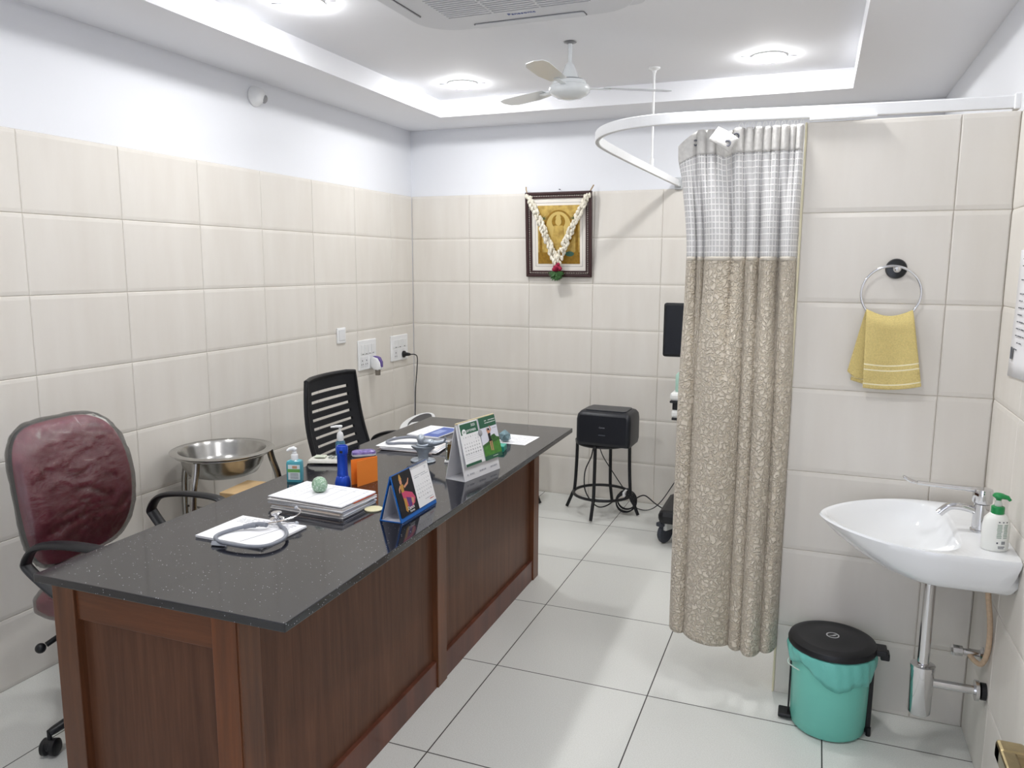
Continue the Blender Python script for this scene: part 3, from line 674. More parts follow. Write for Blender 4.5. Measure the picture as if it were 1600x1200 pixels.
# ------------------------------------------------------------------ curtain rail and curtain
rl = thing('curtain_rail', 'white curved curtain rail running from the right wall to the back wall', 'curtain rail', (0, 0, 0))
railm = mat('rail_enamel', '#F0F1F2', 0.35)
path = smooth_path([(.545, 2.905, 2.078), (.2, 2.885, 2.078), (-.067, 2.862, 2.078), (-.4, 2.832, 2.078), (-.56, 2.83, 2.078), (-.69, 2.88, 2.078), (-.79, 2.985, 2.078), (-.855, 3.13, 2.078), (-.879, 3.31, 2.078), (-.876, 3.7, 2.078), (-.862, 4.2, 2.078), (-.838, 4.99, 2.078)], 8)
R = []
for i, p in enumerate(path):
    tg = (path[min(i+1, len(path)-1)]-path[max(i-1, 0)]).normalized(); nn = Vector((-tg.y, tg.x, 0))
    R.append([p+nn*x+Vector((0, 0, z)) for x, z in ((-.008, -.019), (-.0015, -.019), (-.0015, -.012), (.0015, -.012), (.0015, -.019), (.008, -.019), (.009, -.016), (.009, .016), (.007, .019), (-.007, .019), (-.009, .016), (-.009, -.016))])
b = B(); b.loft(R, sm=False); b.build('track', railm, rl)
b = B(); b.box(-.862, -.812, 4.985, 5.001, 2.04, 2.115, .004); b.box(-.855, -.82, 4.955, 4.99, 2.055, 2.1, .004); b.build('wall_bracket', mat('grey_bracket', '#C6C8CA', 0.4), rl)
b = B(); b.box(.535, .552, 2.885, 2.925, 2.054, 2.102, .003); b.build('wall_bracket', railm, rl)
b = B(); b.tube([(-.862, 4.26, 2.095), (-.862, 4.26, ZR-.004)], .0062, 10); b.lathe([(.03, 0), (.03, -.006), (.012, -.016), (.008, -.03)], 24, M=T(-.862, 4.26, ZR)); b.lathe([(.011, 0), (.011, .04)], 12, M=T(-.862, 4.26, 2.096)); b.build('ceiling_rod', railm, rl)
b = B(); b.box(-.055, .15, 2.852, 2.866, 2.05, 2.0595, .002); b.build('splice_strip', railm, rl)

def fabric_material():
    m = bpy.data.materials.new('embossed_beige_fabric'); m.use_nodes = True; nt = m.node_tree; p = nt.nodes['Principled BSDF']; L = nt.links
    uv = nt.nodes.new('ShaderNodeUVMap'); n = nt.nodes.new('ShaderNodeTexNoise'); n.inputs['Scale'].default_value = 45; n.inputs['Detail'].default_value = 2; L.new(uv.outputs[0], n.inputs[0])
    sc = nt.nodes.new('ShaderNodeVectorMath'); sc.operation = 'SCALE'; sc.inputs['Scale'].default_value = .045; L.new(n.outputs['Color'], sc.inputs[0])
    ad = nt.nodes.new('ShaderNodeVectorMath'); L.new(uv.outputs[0], ad.inputs[0]); L.new(sc.outputs[0], ad.inputs[1])
    v = nt.nodes.new('ShaderNodeTexVoronoi'); v.feature = 'DISTANCE_TO_EDGE'; v.inputs['Scale'].default_value = 50; v.inputs['Randomness'].default_value = 1; L.new(ad.outputs[0], v.inputs['Vector'])
    rp = nt.nodes.new('ShaderNodeMapRange'); rp.inputs[1].default_value = .03; rp.inputs[2].default_value = .2; rp.interpolation_type = 'SMOOTHSTEP'; L.new(v.outputs['Distance'], rp.inputs[0])
    mx = nt.nodes.new('ShaderNodeMix'); mx.data_type = 'RGBA'; mx.inputs[6].default_value = lin('#CEC2AE'); mx.inputs[7].default_value = lin('#DDD3C2'); L.new(rp.outputs[0], mx.inputs[0]); L.new(mx.outputs[2], p.inputs['Base Color'])
    bp = nt.nodes.new('ShaderNodeBump'); bp.inputs['Strength'].default_value = .9; bp.inputs['Distance'].default_value = .006; L.new(rp.outputs[0], bp.inputs['Height']); L.new(bp.outputs[0], p.inputs['Normal'])
    p.inputs['Roughness'].default_value = .62; p.inputs['Sheen Weight'].default_value = .25; return m
def net_material():
    m = bpy.data.materials.new('white_curtain_net'); m.use_nodes = True; nt = m.node_tree; p = nt.nodes['Principled BSDF']; L = nt.links
    uv = nt.nodes.new('ShaderNodeUVMap'); br = nt.nodes.new('ShaderNodeTexBrick'); br.offset = 0; br.inputs['Scale'].default_value = 1
    br.inputs['Brick Width'].default_value = .016; br.inputs['Row Height'].default_value = .0205; br.inputs['Mortar Size'].default_value = .0021; br.inputs['Mortar Smooth'].default_value = .2; L.new(uv.outputs[0], br.inputs['Vector'])
    p.inputs['Base Color'].default_value = lin('#E6E5E4'); p.inputs['Roughness'].default_value = .7
    w = nt.nodes.new('ShaderNodeMapRange'); w.inputs[3].default_value = .82; w.inputs[4].default_value = 1; L.new(br.outputs['Fac'], w.inputs[0]); L.new(w.outputs[0], p.inputs['Alpha'])
    mx = nt.nodes.new('ShaderNodeMix'); mx.data_type = 'RGBA'; mx.inputs[6].default_value = lin('#D6D5D5'); mx.inputs[7].default_value = lin('#F2F1EF'); L.new(br.outputs['Fac'], mx.inputs[0]); L.new(mx.outputs[2], p.inputs['Base Color'])
    bp = nt.nodes.new('ShaderNodeBump'); bp.inputs['Strength'].default_value = .4; bp.inputs['Distance'].default_value = .002; L.new(br.outputs['Fac'], bp.inputs['Height']); L.new(bp.outputs[0], p.inputs['Normal'])
    return m
fab, net = fabric_material(), net_material()
hdr = mat('header_tape', '#DAD8D4', 0.8, var=.12, vscale=60, bump=.25, bscale=120)
cu = thing('curtain', 'beige embossed curtain with a white net top at the end of the tiled partition', 'curtain', (0, 0, 0))
def folds(bounds, amps, u, p=.5):
    for i in range(len(bounds)-1):
        if bounds[i] <= u <= bounds[i+1]+1e-9:
            t_ = (u-bounds[i])/(bounds[i+1]-bounds[i]); return amps[i]*max(0, math.sin(PI*t_))**p, t_
    return 0, 0
LOWB, LOWA = [0, .135, .58, .70, .87, 1], [.07, .12, .085, .115, .09]
MIDB, MIDA = [0, .1, .17, .42, .55, .67, .84, 1], [.04, .035, .07, .045, .055, .075, .07]
TOPB = [0, .135, .22, .30, .44, .53, .61, .68, .75, .82, .89, .94, 1]; TOPA = [.02, .025, .02, .03, .03, .02, .028, .02, .028, .03, .02, .03]
def sstep(a, b_, x): t_ = min(1, max(0, (x-a)/(b_-a))); return t_*t_*(3-2*t_)
def cpos(u, z):
    lo, _ = folds(LOWB, LOWA, u); mi, _ = folds(MIDB, MIDA, u); to, _ = folds(TOPB, TOPA, u, .5)
    w1 = sstep(1.05, 1.6, z); w2 = sstep(1.68, 1.97, z)
    h = lo+(mi-lo)*w1; h = h+(to-h)*w2
    xl = -.447-.03*sstep(1.6, 2.0, z); x = xl+(-.070-xl)*u
    big, tt = folds(LOWB, [1]*5, u); x += .010*math.cos(PI*tt)*(1-w1)*-1
    y = 2.866+.025*(1-w2)-h - .006*math.sin(9*u+3*z)*(1-w2)
    dz = 0
    e1 = max(0, 1-u/.14)*sstep(1.86, 2.03, z); dz -= .05*e1; x -= .008*e1
    e2 = math.exp(-((u-.385)/.05)**2)*sstep(1.8, 2.0, z); dz -= .022*e2; y -= .04*e2
    return Vector((x, y, z+dz))
us = []
for i in range(len(LOWB)-1):
    pass
NU = 260; us = [i/NU for i in range(NU+1)]
acc = [0.0]
for i in range(NU): acc.append(acc[-1]+(cpos(us[i+1], .8)-cpos(us[i], .8)).length)
def panel(name, z0, z1, nz, m, off=0.0, hem=False):
    rings, uvs = [], []
    for j in range(nz+1):
        z = z0+(z1-z0)*j/nz; zz = z
        rings.append([cpos(u, zz)-Vector((0, off, 0))+(Vector((0, 0, .012*math.sin(7*u)+.02*(u < .14)*(1-u/.14)))*(1-sstep(z0, z0+.2, z)) if hem else Vector((0, 0, 0))) for u in us]); uvs.append([(a, z) for a in acc])
    b = B(); b.loft(rings, cap=False, closed=False, uvs=uvs)
    o = b.build(name, m, cu, recalc=False, auto=False); md = o.modifiers.new('cloth', 'SOLIDIFY'); md.thickness = .0012; md.offset = 0; return o
panel('fabric_panel', .178, 1.6, 90, fab, hem=True)
panel('net_panel', 1.6, 1.965, 36, net)
panel('header_tape', 1.955, 2.038, 10, hdr, .002)
rings, uvs = [], []
for z in (1.59, 1.597, 1.604): rings.append([cpos(u, z)-Vector((0, .0022, 0)) for u in us])
b = B(); b.loft(rings, cap=False, closed=False); o = b.build('seam_band', mat('seam_cream', '#CFC8BC', 0.7), cu, recalc=False, auto=False); md = o.modifiers.new('cloth', 'SOLIDIFY'); md.thickness = .002
eye_m = mat('eyelet_grey', '#63656C', 0.35, 0.8)
b = B(); FMt = T(-.318, 2.757, 1.985) @ Ry(math.radians(32)) @ Rx(math.radians(-8))
fl = [[Vector((-.04+.08*i/8, -.012*math.sin(PI*i/8)-.004*j, .028-.056*j/5)) for i in range(9)] for j in range(6)]
b.loft(fl, M=FMt, cap=False, closed=False); o = b.build('loose_flap', hdr, cu, recalc=False, auto=False); md = o.modifiers.new('cloth', 'SOLIDIFY'); md.thickness = .003
b = B(); b.tube([(.0085*math.cos(t), 0, .0085*math.sin(t)) for t in [2*PI*k/20 for k in range(20)]], .0028, 7, closed=True, M=FMt @ T(.02, -.024, -.006)); b.build('eyelet', eye_m, cu)
for u, zz in ((.47, 2.01), (.13, 2.0)):
    p = cpos(u, zz); b = B(); b.tube([(.0085*math.cos(t), 0, .0085*math.sin(t)) for t in [2*PI*k/20 for k in range(20)]], .0028, 7, closed=True, M=T(p.x, p.y-.006, p.z)); b.build('eyelet', eye_m, cu)
for i in range(11):
    u = .5+.048*i if i < 11 else 0; u = min(u, .985); p = cpos(u, 2.03)
    b = B(); b.tube([(p.x+.006*math.cos(t), 2.838+.022*u, p.z+.014+.0115*math.sin(t)) for t in [2*PI*k/16 for k in range(16)]], .0018, 6, closed=True); b.build('hook', whitep, cu)

# ------------------------------------------------------------------ medical cart behind the curtain
ct = thing('equipment_cart', 'white wheeled medical cart with a black monitor half hidden behind the curtain', 'medical cart', (-.60, 4.42, 0))
grayw = mat('cart_white', '#D9DBD9', 0.35); tyre = mat('caster_grey', '#3B3F48', 0.5)
b = B(); b.box(-.16, .22, -.2, .2, .13, .21, .03); b.build('base', blackp, ct)
for sx, sy in ((-.128, -.115), (.19, -.115), (-.128, .2), (.19, .2)):
    b = B().m(tyre)
    M_ = T(sx, sy, .06) @ Rz(-.5)
    b.lathe([(.03, -.012), (.055, -.012), (.06, -.006), (.06, .006), (.055, .012), (.03, .012)], 30, M=M_ @ Ry(PI/2)); b.m(grayw); b.lathe([(0, -.009), (.032, -.009), (.032, .009), (0, .009)], 24, M=M_ @ Ry(PI/2)); b.box(-.008, .03, -.03, .05, .02, .085, .008, M=M_); b.cyl(0, 0, .06, .1, .012, 12, M=M_); b.m(tyre); b.box(-.02, .02, -.06, -.02, .045, .07, .006, M=M_); b.build('caster', None, ct)
b = B(); b.box(.0, .14, .0, .14, .2, 1.1, .02); b.build('column', grayw, ct)
b = B().m(mat('console_white', '#EDEEEC', 0.3)); b.box(-.115, .26, -.2, .15, .84, .885, .015); b.box(-.105, .26, -.2, .15, .745, .79, .015); b.m(blackp); b.box(-.1, .26, -.19, .15, .79, .84, .004); b.box(-.113, .25, -.205, .12, .83, .842, .003); b.box(-.1, .25, -.205, .12, .735, .748, .003); b.build('console', None, ct)
b = B(); b.box(-.178, .22, -.12, -.085, 1.073, 1.371, .014, seg=3); b.build('monitor_case', blackp, ct)
b = B(); b.box(-.165, .207, -.1225, -.119, 1.088, 1.358, .001); b.build('screen', mat('dark_screen', '#171A22', 0.25), ct)
b = B(); b.tube(smooth_path([(-.02, -.02, .86), (-.03, -.05, 1.0), (.02, -.08, 1.1)], 5), .02, 10); b.build('monitor_arm', grayw, ct)
b = B(); b.lathe([(0, 0), (.03, 0), (.032, .006), (.032, .09), (.02, .105), (.012, .11), (.012, .125), (0, .126)], 24)
tag(b.build('gel_bottle', mat('mint_plastic', '#A9CBBD', 0.35), None, (-.665, 4.29, .886)), 'small mint green bottle on the cart beside the curtain edge', 'bottle')

# ------------------------------------------------------------------ towel ring and towel
tr = thing('towel_ring', 'chrome towel ring on a black round mount on the tiled partition', 'towel ring', (.24, YP, 1.565))
b = B(); b.lathe([(0, 0), (.033, 0), (.033, .006), (.03, .011), (.012, .014), (0, .014)], 32, M=Rx(PI/2)); b.build('mount', mat('black_marbled', '#1E2023', 0.25, var=.3, vscale=50), tr)
b = B(); b.cyl(0, 0, .01, .034, .008, 16, M=Rx(PI/2)); b.sphere(.0125, M=T(0, -.036, 0)); b.build('post', chrome, tr)
b = B(); b.tube([(-.013+.089*math.cos(t), -.036-.006*math.sin(t), -.080+.089*math.sin(t)) for t in [2*PI*k/64 for k in range(64)]], .0042, 10, closed=True); b.build('ring', chrome, tr)
towel_y = mat('yellow_terry', '#F2DC92', 0.95, var=.12, vscale=220, bump=.7, bscale=420); towel_s = mat('towel_stripe', '#F6EBC6', 0.9, bump=.3, bscale=400)
tw = thing('hand_towel', 'yellow hand towel with pale stripes hanging from the chrome ring', 'towel', (0, 0, 0))
def towel_panel(name, TL, TR, BL, BR, sag, yb, ripple, stripes, side):
    nu_, nv_ = 30, 60; b = B(); g = []
    for j in range(nv_+1):
        v = j/nv_; row = []
        for i in range(nu_+1):
            u = i/nu_; a = Vector(TL).lerp(Vector(TR), u); c = Vector(BL).lerp(Vector(BR), u); p = a.lerp(c, v)
            p.z -= sag*math.sin(PI*u)*(1-v)**2+.012*math.sin(PI*u)*v*.8; p.y += side*(.014*math.sin(PI*min(1, v*6)/2)+ripple*math.sin(u*7+v*2)*(.3+.7*v))
            row.append(b.bm.verts.new(p))
        g.append(row)
    for j in range(nv_):
        b.m(towel_s if any(s0 <= (j+.5)/nv_ <= s1 for s0, s1 in stripes) else towel_y)
        for i in range(nu_): b._f([g[j][i], g[j][i+1], g[j+1][i+1], g[j+1][i]])
    o = b.build(name, None, tw, recalc=False, auto=False); md = o.modifiers.new('pile', 'SOLIDIFY'); md.thickness = .007; md.offset = 0; return o
ty = YP-.036
towel_panel('front_fold', (.157, ty, 1.432), (.296, ty, 1.432), (.163, ty, 1.172), (.336, ty, 1.186), .022, 0, .004, ((.68, .70), (.745, .765), (.93, .95)), -1)
towel_panel('back_fold', (.157, ty, 1.426), (.25, ty, 1.412), (.125, ty+.006, 1.192), (.25, ty+.006, 1.185), .02, 0, .0035, ((.68, .70), (.745, .765), (.93, .95)), .55)
towel_panel('side_fold', (.155, ty+.002, 1.424), (.19, ty+.002, 1.412), (.113, ty+.004, 1.222), (.17, ty+.004, 1.2), .01, 0, .002, ((.0, .0),), .2)

# ------------------------------------------------------------------ wash basin
SX, SY, SZ = .05, 2.575, .80
por = mat('white_porcelain', '#EEF0F2', 0.07, coat=.5)
sk = thing('wash_basin', 'white pointed oval porcelain wash basin mounted on the right wall', 'wash basin', (SX, SY, 0))
LD = .503
def outl(tip, wsc, tail=LD, p1=1.7, p2=.65, wmax=.27, sm_=.32):
    pts = []
    for k in range(25):
        t_ = 1-(k/24)**2; s_ = tip+(sm_-tip)*(1-t_); pts.append((s_, wmax*wsc*max(0, 1-t_**p1)**p2))
    pts.append((tail-.02, wmax*wsc*.985)); pts.append((tail, wmax*wsc*.965))
    return pts+[(tail, -pts[-1][1])]+[(x, -y) for x, y in reversed(pts[:-1])][:-1]+[]
def polar(pts, cx, n=96):
    out = []; L_ = len(pts)
    for k in range(n):
        a = 2*PI*k/n; dx, dy = math.cos(a), math.sin(a); best = None
        for i in range(L_):
            (x1, y1), (x2, y2) = pts[i], pts[(i+1) % L_]; x1 -= cx; x2 -= cx; ex, ey = x2-x1, y2-y1; den = dx*ey-dy*ex
            if abs(den) < 1e-12: continue
            t_ = (x1*ey-y1*ex)/den; w_ = (x1*dy-y1*dx)/den
            if t_ > 0 and -1e-6 <= w_ <= 1+1e-6 and (best is None or t_ > best): best = t_
        out.append((cx+dx*best, dy*best))
    return out
CX = .24
def ringz(pts, z): return [(x, y, z) for x, y in polar(pts, CX)]
outer = []
for d, tip, ws in ((.128, .20, .58), (.122, .165, .72), (.108, .13, .83), (.085, .09, .90), (.05, .042, .955), (.02, .012, .99), (.006, .0, 1.0), (.0, .004, .99)):
    outer.append([(x, y, SZ-d) for x, y in polar(outl(tip, ws, LD if d > .004 else LD-.001), CX)])
def bowl(tip, w_, end):
    pts = []
    for k in range(25): t_ = 1-(k/24)**2; pts.append((tip+(.26-tip)*(1-t_), w_*max(0, 1-t_**1.7)**.65))
    for k in range(1, 9): a = PI/2*k/8; pts.append((.26+(end-.26)*math.sin(a)**.8, w_*(.25+.75*math.cos(a)**.6)))
    return pts+[(x, -y) for x, y in reversed(pts[1:])]
for d, tip, w_, end in ((.001, .016, .245, .385), (.006, .024, .238, .378), (.03, .05, .222, .366), (.06, .085, .195, .35), (.085, .125, .155, .325), (.1, .175, .1, .3), (.105, .21, .04, .27)):
    outer.append([(x, y, SZ-d) for x, y in polar(bowl(tip, w_, end), CX)])
b = B(); b.loft(outer); b.build('bowl', por, sk)
b = B(); b.lathe([(0, 0), (.02, 0), (.022, .003), (.015, .005), (0, .004)], 24, M=T(.24, 0, SZ-.106)); b.build('drain', chrome, sk)
fa = thing('faucet', 'chrome elbow lever faucet on the wash basin', 'faucet', (.492, SY-.01, SZ))
b = B(); b.lathe([(.026, 0), (.026, .004), (.0215, .006), (.0215, .082), (.020, .083)], 28); b.build('body', chrome, fa)
b = B(); b.lathe([(.024, .085), (.0265, .088), (.0275, .118), (.025, .127), (.012, .13), (0, .13)], 28); b.build('cap', chrome, fa)
b = B(); b.tube(smooth_path([(-.01, 0, .058), (-.05, 0, .067), (-.078, 0, .066), (-.095, -.001, .056), (-.11, -.002, .040)], 6), .0115, 14); b.build('spout', chrome, fa)
b = B(); b.tube(smooth_path([(-.01, 0, .123), (-.05, -.003, .124), (-.12, -.006, .127), (-.175, -.008, .13)], 5), [.0105]*5+[.009]*5+[.0085]*6, 10, sz=.75); b.tube(smooth_path([(-.172, -.008, .13), (-.19, -.009, .133), (-.205, -.01, .14), (-.214, -.011, .147)], 5), [.006, .008, .010, .012, .013, .013, .0135, .0135, .0135, .0135, .0135, .013, .012, .011, .010, .007], 12, sz=.4); b.build('lever', chrome, fa)
so = thing('soap_dispenser', 'white hand soap bottle with a green pump on the basin corner', 'soap bottle', (.50, 2.405, SZ), math.radians(8))
soapw = mat('soap_white', '#EDEEE9', 0.3); sg = mat('soap_green', '#1F8B4C', 0.3)
b = B(); b.lathe([(0, 0), (.031, 0), (.034, .004), (.034, .07), (.031, .088), (.022, .1), (.016, .104), (.016, .108), (0, .108)], 32, sy=.8); b.build('bottle', soapw, so)
b = B(); b.lathe([(.0165, .103), (.0165, .121), (.014, .123), (0, .123)], 28); b.build('collar', sg, so)
b = B(); b.lathe([(.008, .122), (.010, .128), (.006, .142), (0, .143)], 16); b.build('pump_neck', mat('clear_neck', '#DDE3DC', 0.25, alpha=.7), so)
b = B(); b.lathe([(0, .138), (.006, .138), (.0075, .143), (.016, .15), (.016, .153), (.012, .158), (.004, .16), (0, .16)], 20); b.tube([(0, 0, .152), (.02, -.006, .149), (.026, -.008, .142)], [.009, .006, .004], 8, sx=1.2); b.build('pump_head', sg, so)
b = B(); rnd = random.Random(11); gtxt = mat('label_green_text', '#8FA394', 0.6)
def on_bottle(b, ang, z, w_, h_, m_):
    b.m(m_); rr = .0343
    n_ = 4; A = [(ang-w_/2/rr+w_/rr*i/n_) for i in range(n_+1)]
    for i in range(n_):
        q = [(rr*math.cos(A[i]), rr*.8*math.sin(A[i]), z), (rr*math.cos(A[i+1]), rr*.8*math.sin(A[i+1]), z), (rr*math.cos(A[i+1]), rr*.8*math.sin(A[i+1]), z+h_), (rr*math.cos(A[i]), rr*.8*math.sin(A[i]), z+h_)]
        b._f([b.bm.verts.new(v_) for v_ in q], False)
base_a = math.radians(-76)
for i in range(9):
    for sx in (-1, 1): on_bottle(b, base_a+sx*.24+rnd.uniform(-.02, .02), .075-.0045*i, .013*rnd.uniform(.8, 1), .0024, gtxt)
for dx in (-.3, 0, .3): on_bottle(b, base_a+dx, .083, .004, .003, ink)
for i in range(8): on_bottle(b, base_a-.02+.038*i, .022, .0009 if i % 2 else .0006, .009, ink)
on_bottle(b, base_a-.33, .023, .004, .005, ink); on_bottle(b, base_a+.0, .014, .018, .0022, ink); on_bottle(b, base_a-.03, .010, .015, .002, ink)
b.build('label_print', None, so, recalc=False)
tp = thing('drain_trap', 'chrome bottle trap and waste pipe under the wash basin', 'drain pipe', (.378, SY, 0))
b = B(); b.cyl(0, 0, .33, .674, .017, 24); b.build('waste_pipe', chrome, tp)
b = B(); b.lathe([(0, .185), (.028, .185), (.032, .19), (.034, .335), (.034, .337), (0, .337)], 32); b.build('bottle', chrome, tp)
b = B(); b.lathe([(.0355, .335), (.0355, .347), (.024, .352), (.0, .352)], 32); b.build('collar_nut', chrome, tp)
b = B(); b.tube([(.03, 0, .292), (.16, 0, .292)], .0135, 18); b.build('outlet_pipe', chrome, tp)
b = B(); b.lathe([(0, 0), (.031, 0), (.031, .01), (.02, .016), (0, .016)], 28, M=T(.145, 0, .292) @ Ry(PI/2)); b.build('wall_flange', chrome, tp)
b = B(); b.lathe([(0, 0), (.026, 0), (.026, .014), (0, .014)], 24, M=T(.1605, 0, .292) @ Ry(PI/2)); b.build('gasket', blackp, tp)
av = thing('angle_valve', 'chrome angle valve on the right wall with a cream hose to the basin', 'valve', (XR, 2.655, .375))
b = B(); b.lathe([(0, 0), (.022, 0), (.022, .004), (.012, .01), (.0105, .05), (0, .05)], 22, M=Ry(-PI/2)); b.build('body', chrome, av)
b = B(); b.lathe([(.010, .05), (.010, .056), (.017, .058), (.018, .085), (.015, .09), (0, .09)], 8, M=Ry(-PI/2), flat=True); b.build('handle', chrome, av)
b = B(); b.tube(smooth_path([(-.038, -.004, -.006), (-.028, -.03, -.012), (-.016, -.07, .0), (-.010, -.1, .06), (-.012, -.105, .14), (-.022, -.1, .22), (-.03, -.09, .293)], 7), .0078, 12); b.build('hose', mat('cream_hose', '#D3B89A', 0.5, var=.15, vscale=120), av)

# ------------------------------------------------------------------ pedal bin
bn = thing('pedal_bin', 'turquoise pedal bin with a black lid and a bin liner under the basin', 'bin', (.121, 2.72, 0))
teal = mat('turquoise_plastic', '#76CBBB', 0.35); 
b = B(); b.lathe([(0, .004), (.112, .004), (.118, .01), (.12, .03), (.1215, .032), (.127, .296), (.127, .3), (.121, .3), (.115, .05), (0, .045)], 56); b.build('bucket', teal, bn)
b = B(); b.lathe([(.1335, .296), (.141, .298), (.142, .306), (.138, .316), (.115, .325), (.108, .3235), (.06, .329), (0, .331)], 60); b.box(.125, .17, -.03, .03, .292, .312, .004); b.box(.15, .178, -.022, .022, .276, .3, .004); b.build('lid', blackp, bn)
b = B().m(mat('emblem_silver', '#C8CACB', 0.3, .5)); b.lathe([(.021, 0), (.021, .0008), (.017, .0008), (.017, 0)], 28, M=T(.0, -.005, .3302)); b.prism([(-.012, -.008), (-.002, -.002), (.006, .006), (.014, .009), (.008, -.002), (.002, -.006)], 0, .0009, M=T(0, -.005, .3303)); b.build('emblem', None, bn)
rnd = random.Random(2); R = []; n = 90
for z0, r_, wz in ((.297, .1295, 0), (.293, .139, .002), (.28, .1415, .006), (.262, .140, .016), (.24, .137, .026), (.222, .1335, .034)):
    R.append([((r_+.0035*math.sin(9*a+z0*60)*(.3-z0)*12+.0022*math.sin(23*a+40*z0))*math.cos(a), (r_+.0035*math.sin(9*a+z0*60)*(.3-z0)*12+.0022*math.sin(23*a+40*z0))*math.sin(a), z0+wz*(math.sin(2*a+.6)*.8+.35*math.sin(5*a))) for a in [2*PI*k/n for k in range(n)]])
b = B(); b.loft(R, cap=False); o = b.build('bin_liner', mat('turquoise_film', '#7AD2C6', 0.25, bump=.5, bscale=26, alpha=.86), bn, recalc=False); md = o.modifiers.new('film', 'SOLIDIFY'); md.thickness = .0008
b = B(); b.box(.118, .136, -.02, .02, .006, .29, .004); b.cyl(.13, -.02, 0, .03, .008, 12); b.cyl(.13, .02, 0, .03, .008, 12); b.build('hinge_rod', blackp, bn)
b = B(); b.box(-.16, -.115, -.03, .03, .008, .022, .004); b.box(-.13, -.124, -.012, .012, .02, .28, .002); b.build('pedal', blackp, bn)
b = B(); b.tube(smooth_path([(-.128, -.02, .236), (-.137, -.03, .226), (-.131, -.05, .222), (-.1, -.09, .226)], 6), .0022, 7); b.build('carry_handle', mat('pale_handle', '#C9D8CF', .4), bn)

# ------------------------------------------------------------------ notice on the right wall, door
ps = thing('wall_notice', 'white printed notice taped to the right wall above the basin', 'notice', (XR, 2.47, 1.46))
b = B(); R = []
for j in range(9):
    z = -.185+.37*j/8; c = .004*(1-j/8)**2+.001
    R.append([(-c-.0015*math.sin(i), -.2+.42*i/6, z-.004*i) for i in range(7)])
b.loft(R, cap=False, closed=False); o = b.build('sheet', paper, ps, recalc=False); md = o.modifiers.new('paper', 'SOLIDIFY'); md.thickness = .0008
b = B(); rnd = random.Random(4)
for row in range(14):
    y = .17
    while y > -.18:
        l = rnd.uniform(.01, .05); z = .14-.02*row; c = .004*max(0, (1-(z+.185)/.37))**2+.0034
        if rnd.random() < .8: b.box(-c-.0005, -c, y-l, y, z-.0055, z-.0025)
        y -= l+.008
b.box(-.0085, -.0075, .175, .195, -.155, -.12); b.build('print', ink, ps)
b = B(); b.box(.30, .335, .1, 1.06, .01, 2.08, .003); dr = struct(b.build('door_1', wood_material('door_laminate', '#B9A58C', '#A8937A', True, 8)))
dh = b = B(); b.lathe([(0, 0), (.024, 0), (.024, .006), (.012, .01), (.010, .045), (0, .045)], 24, M=T(.30, 1.0, 1.0) @ Ry(-PI/2)); b.box(.232, .262, .985, 1.012, .988, 1.012, .004)
b.prism(rrect(.88, 1.012, -.011, .011, .006, 4), .232, .25, M=Matrix(((0, 0, 1, 0), (1, 0, 0, 0), (0, 1, 0, 1.0), (0, 0, 0, 1))), bev=.003); b.tube([(.25, 1.0, 1.0), (.302, 1.0, 1.0)], .010, 14); b.build('door_handle', brass, dr)

# ------------------------------------------------------------------ things on the desk
def sheet(b, corners, z, th=.0006, n=1): b.prism(corners, z, z+th)
def quad(cx, cy, w_, d_, a): return [(cx+x*math.cos(a)-y*math.sin(a), cy+x*math.sin(a)+y*math.cos(a)) for x, y in ((-w_/2, -d_/2), (w_/2, -d_/2), (w_/2, d_/2), (-w_/2, d_/2))]
def scribble(b, M, x0, x1, y0, y1, rows, h, rnd, dens=.85, wmin=.004, wmax=.02, z=.0004):
    for r in range(rows):
        y = y1-(y1-y0)*(r+.5)/rows; x = x0
        while x < x1-.002:
            l = min(rnd.uniform(wmin, wmax), x1-x)
            if rnd.random() < dens: b.prism([(x, y-h/2), (x+l, y-h/2), (x+l, y+h/2), (x, y+h/2)], z, z+.0001, M=M)
            x += l+.0025
# letter pad
rnd = random.Random(21)
pdM = T(-1.532, 1.80, ZD) @ Rz(math.radians(-2))
b = B().m(paper); 
for i in range(5): b.prism([(x, y) for x, y in quad(rnd.uniform(-.002, .002), rnd.uniform(-.002, .002), .245, .198, rnd.uniform(-.008, .008))], .0016*i, .0016*i+.0014)
b.m(ink); b.prism(quad(0, 0, .236, .19, .01), .0003, .0007); b.m(inkl); scribble(b, T(0, 0, .0078), -.1, .1, .04, .085, 4, .003, rnd); b.m(ink); b.prism([(.035, -.09), (.037, -.09), (.075, .05), (.073, .05)], .0079, .0081)
o = b.build('letter_pad', None, None); o.matrix_world = pdM; tag(o, 'white letter pad on the desk under the grey stethoscope near the front', 'notepad')
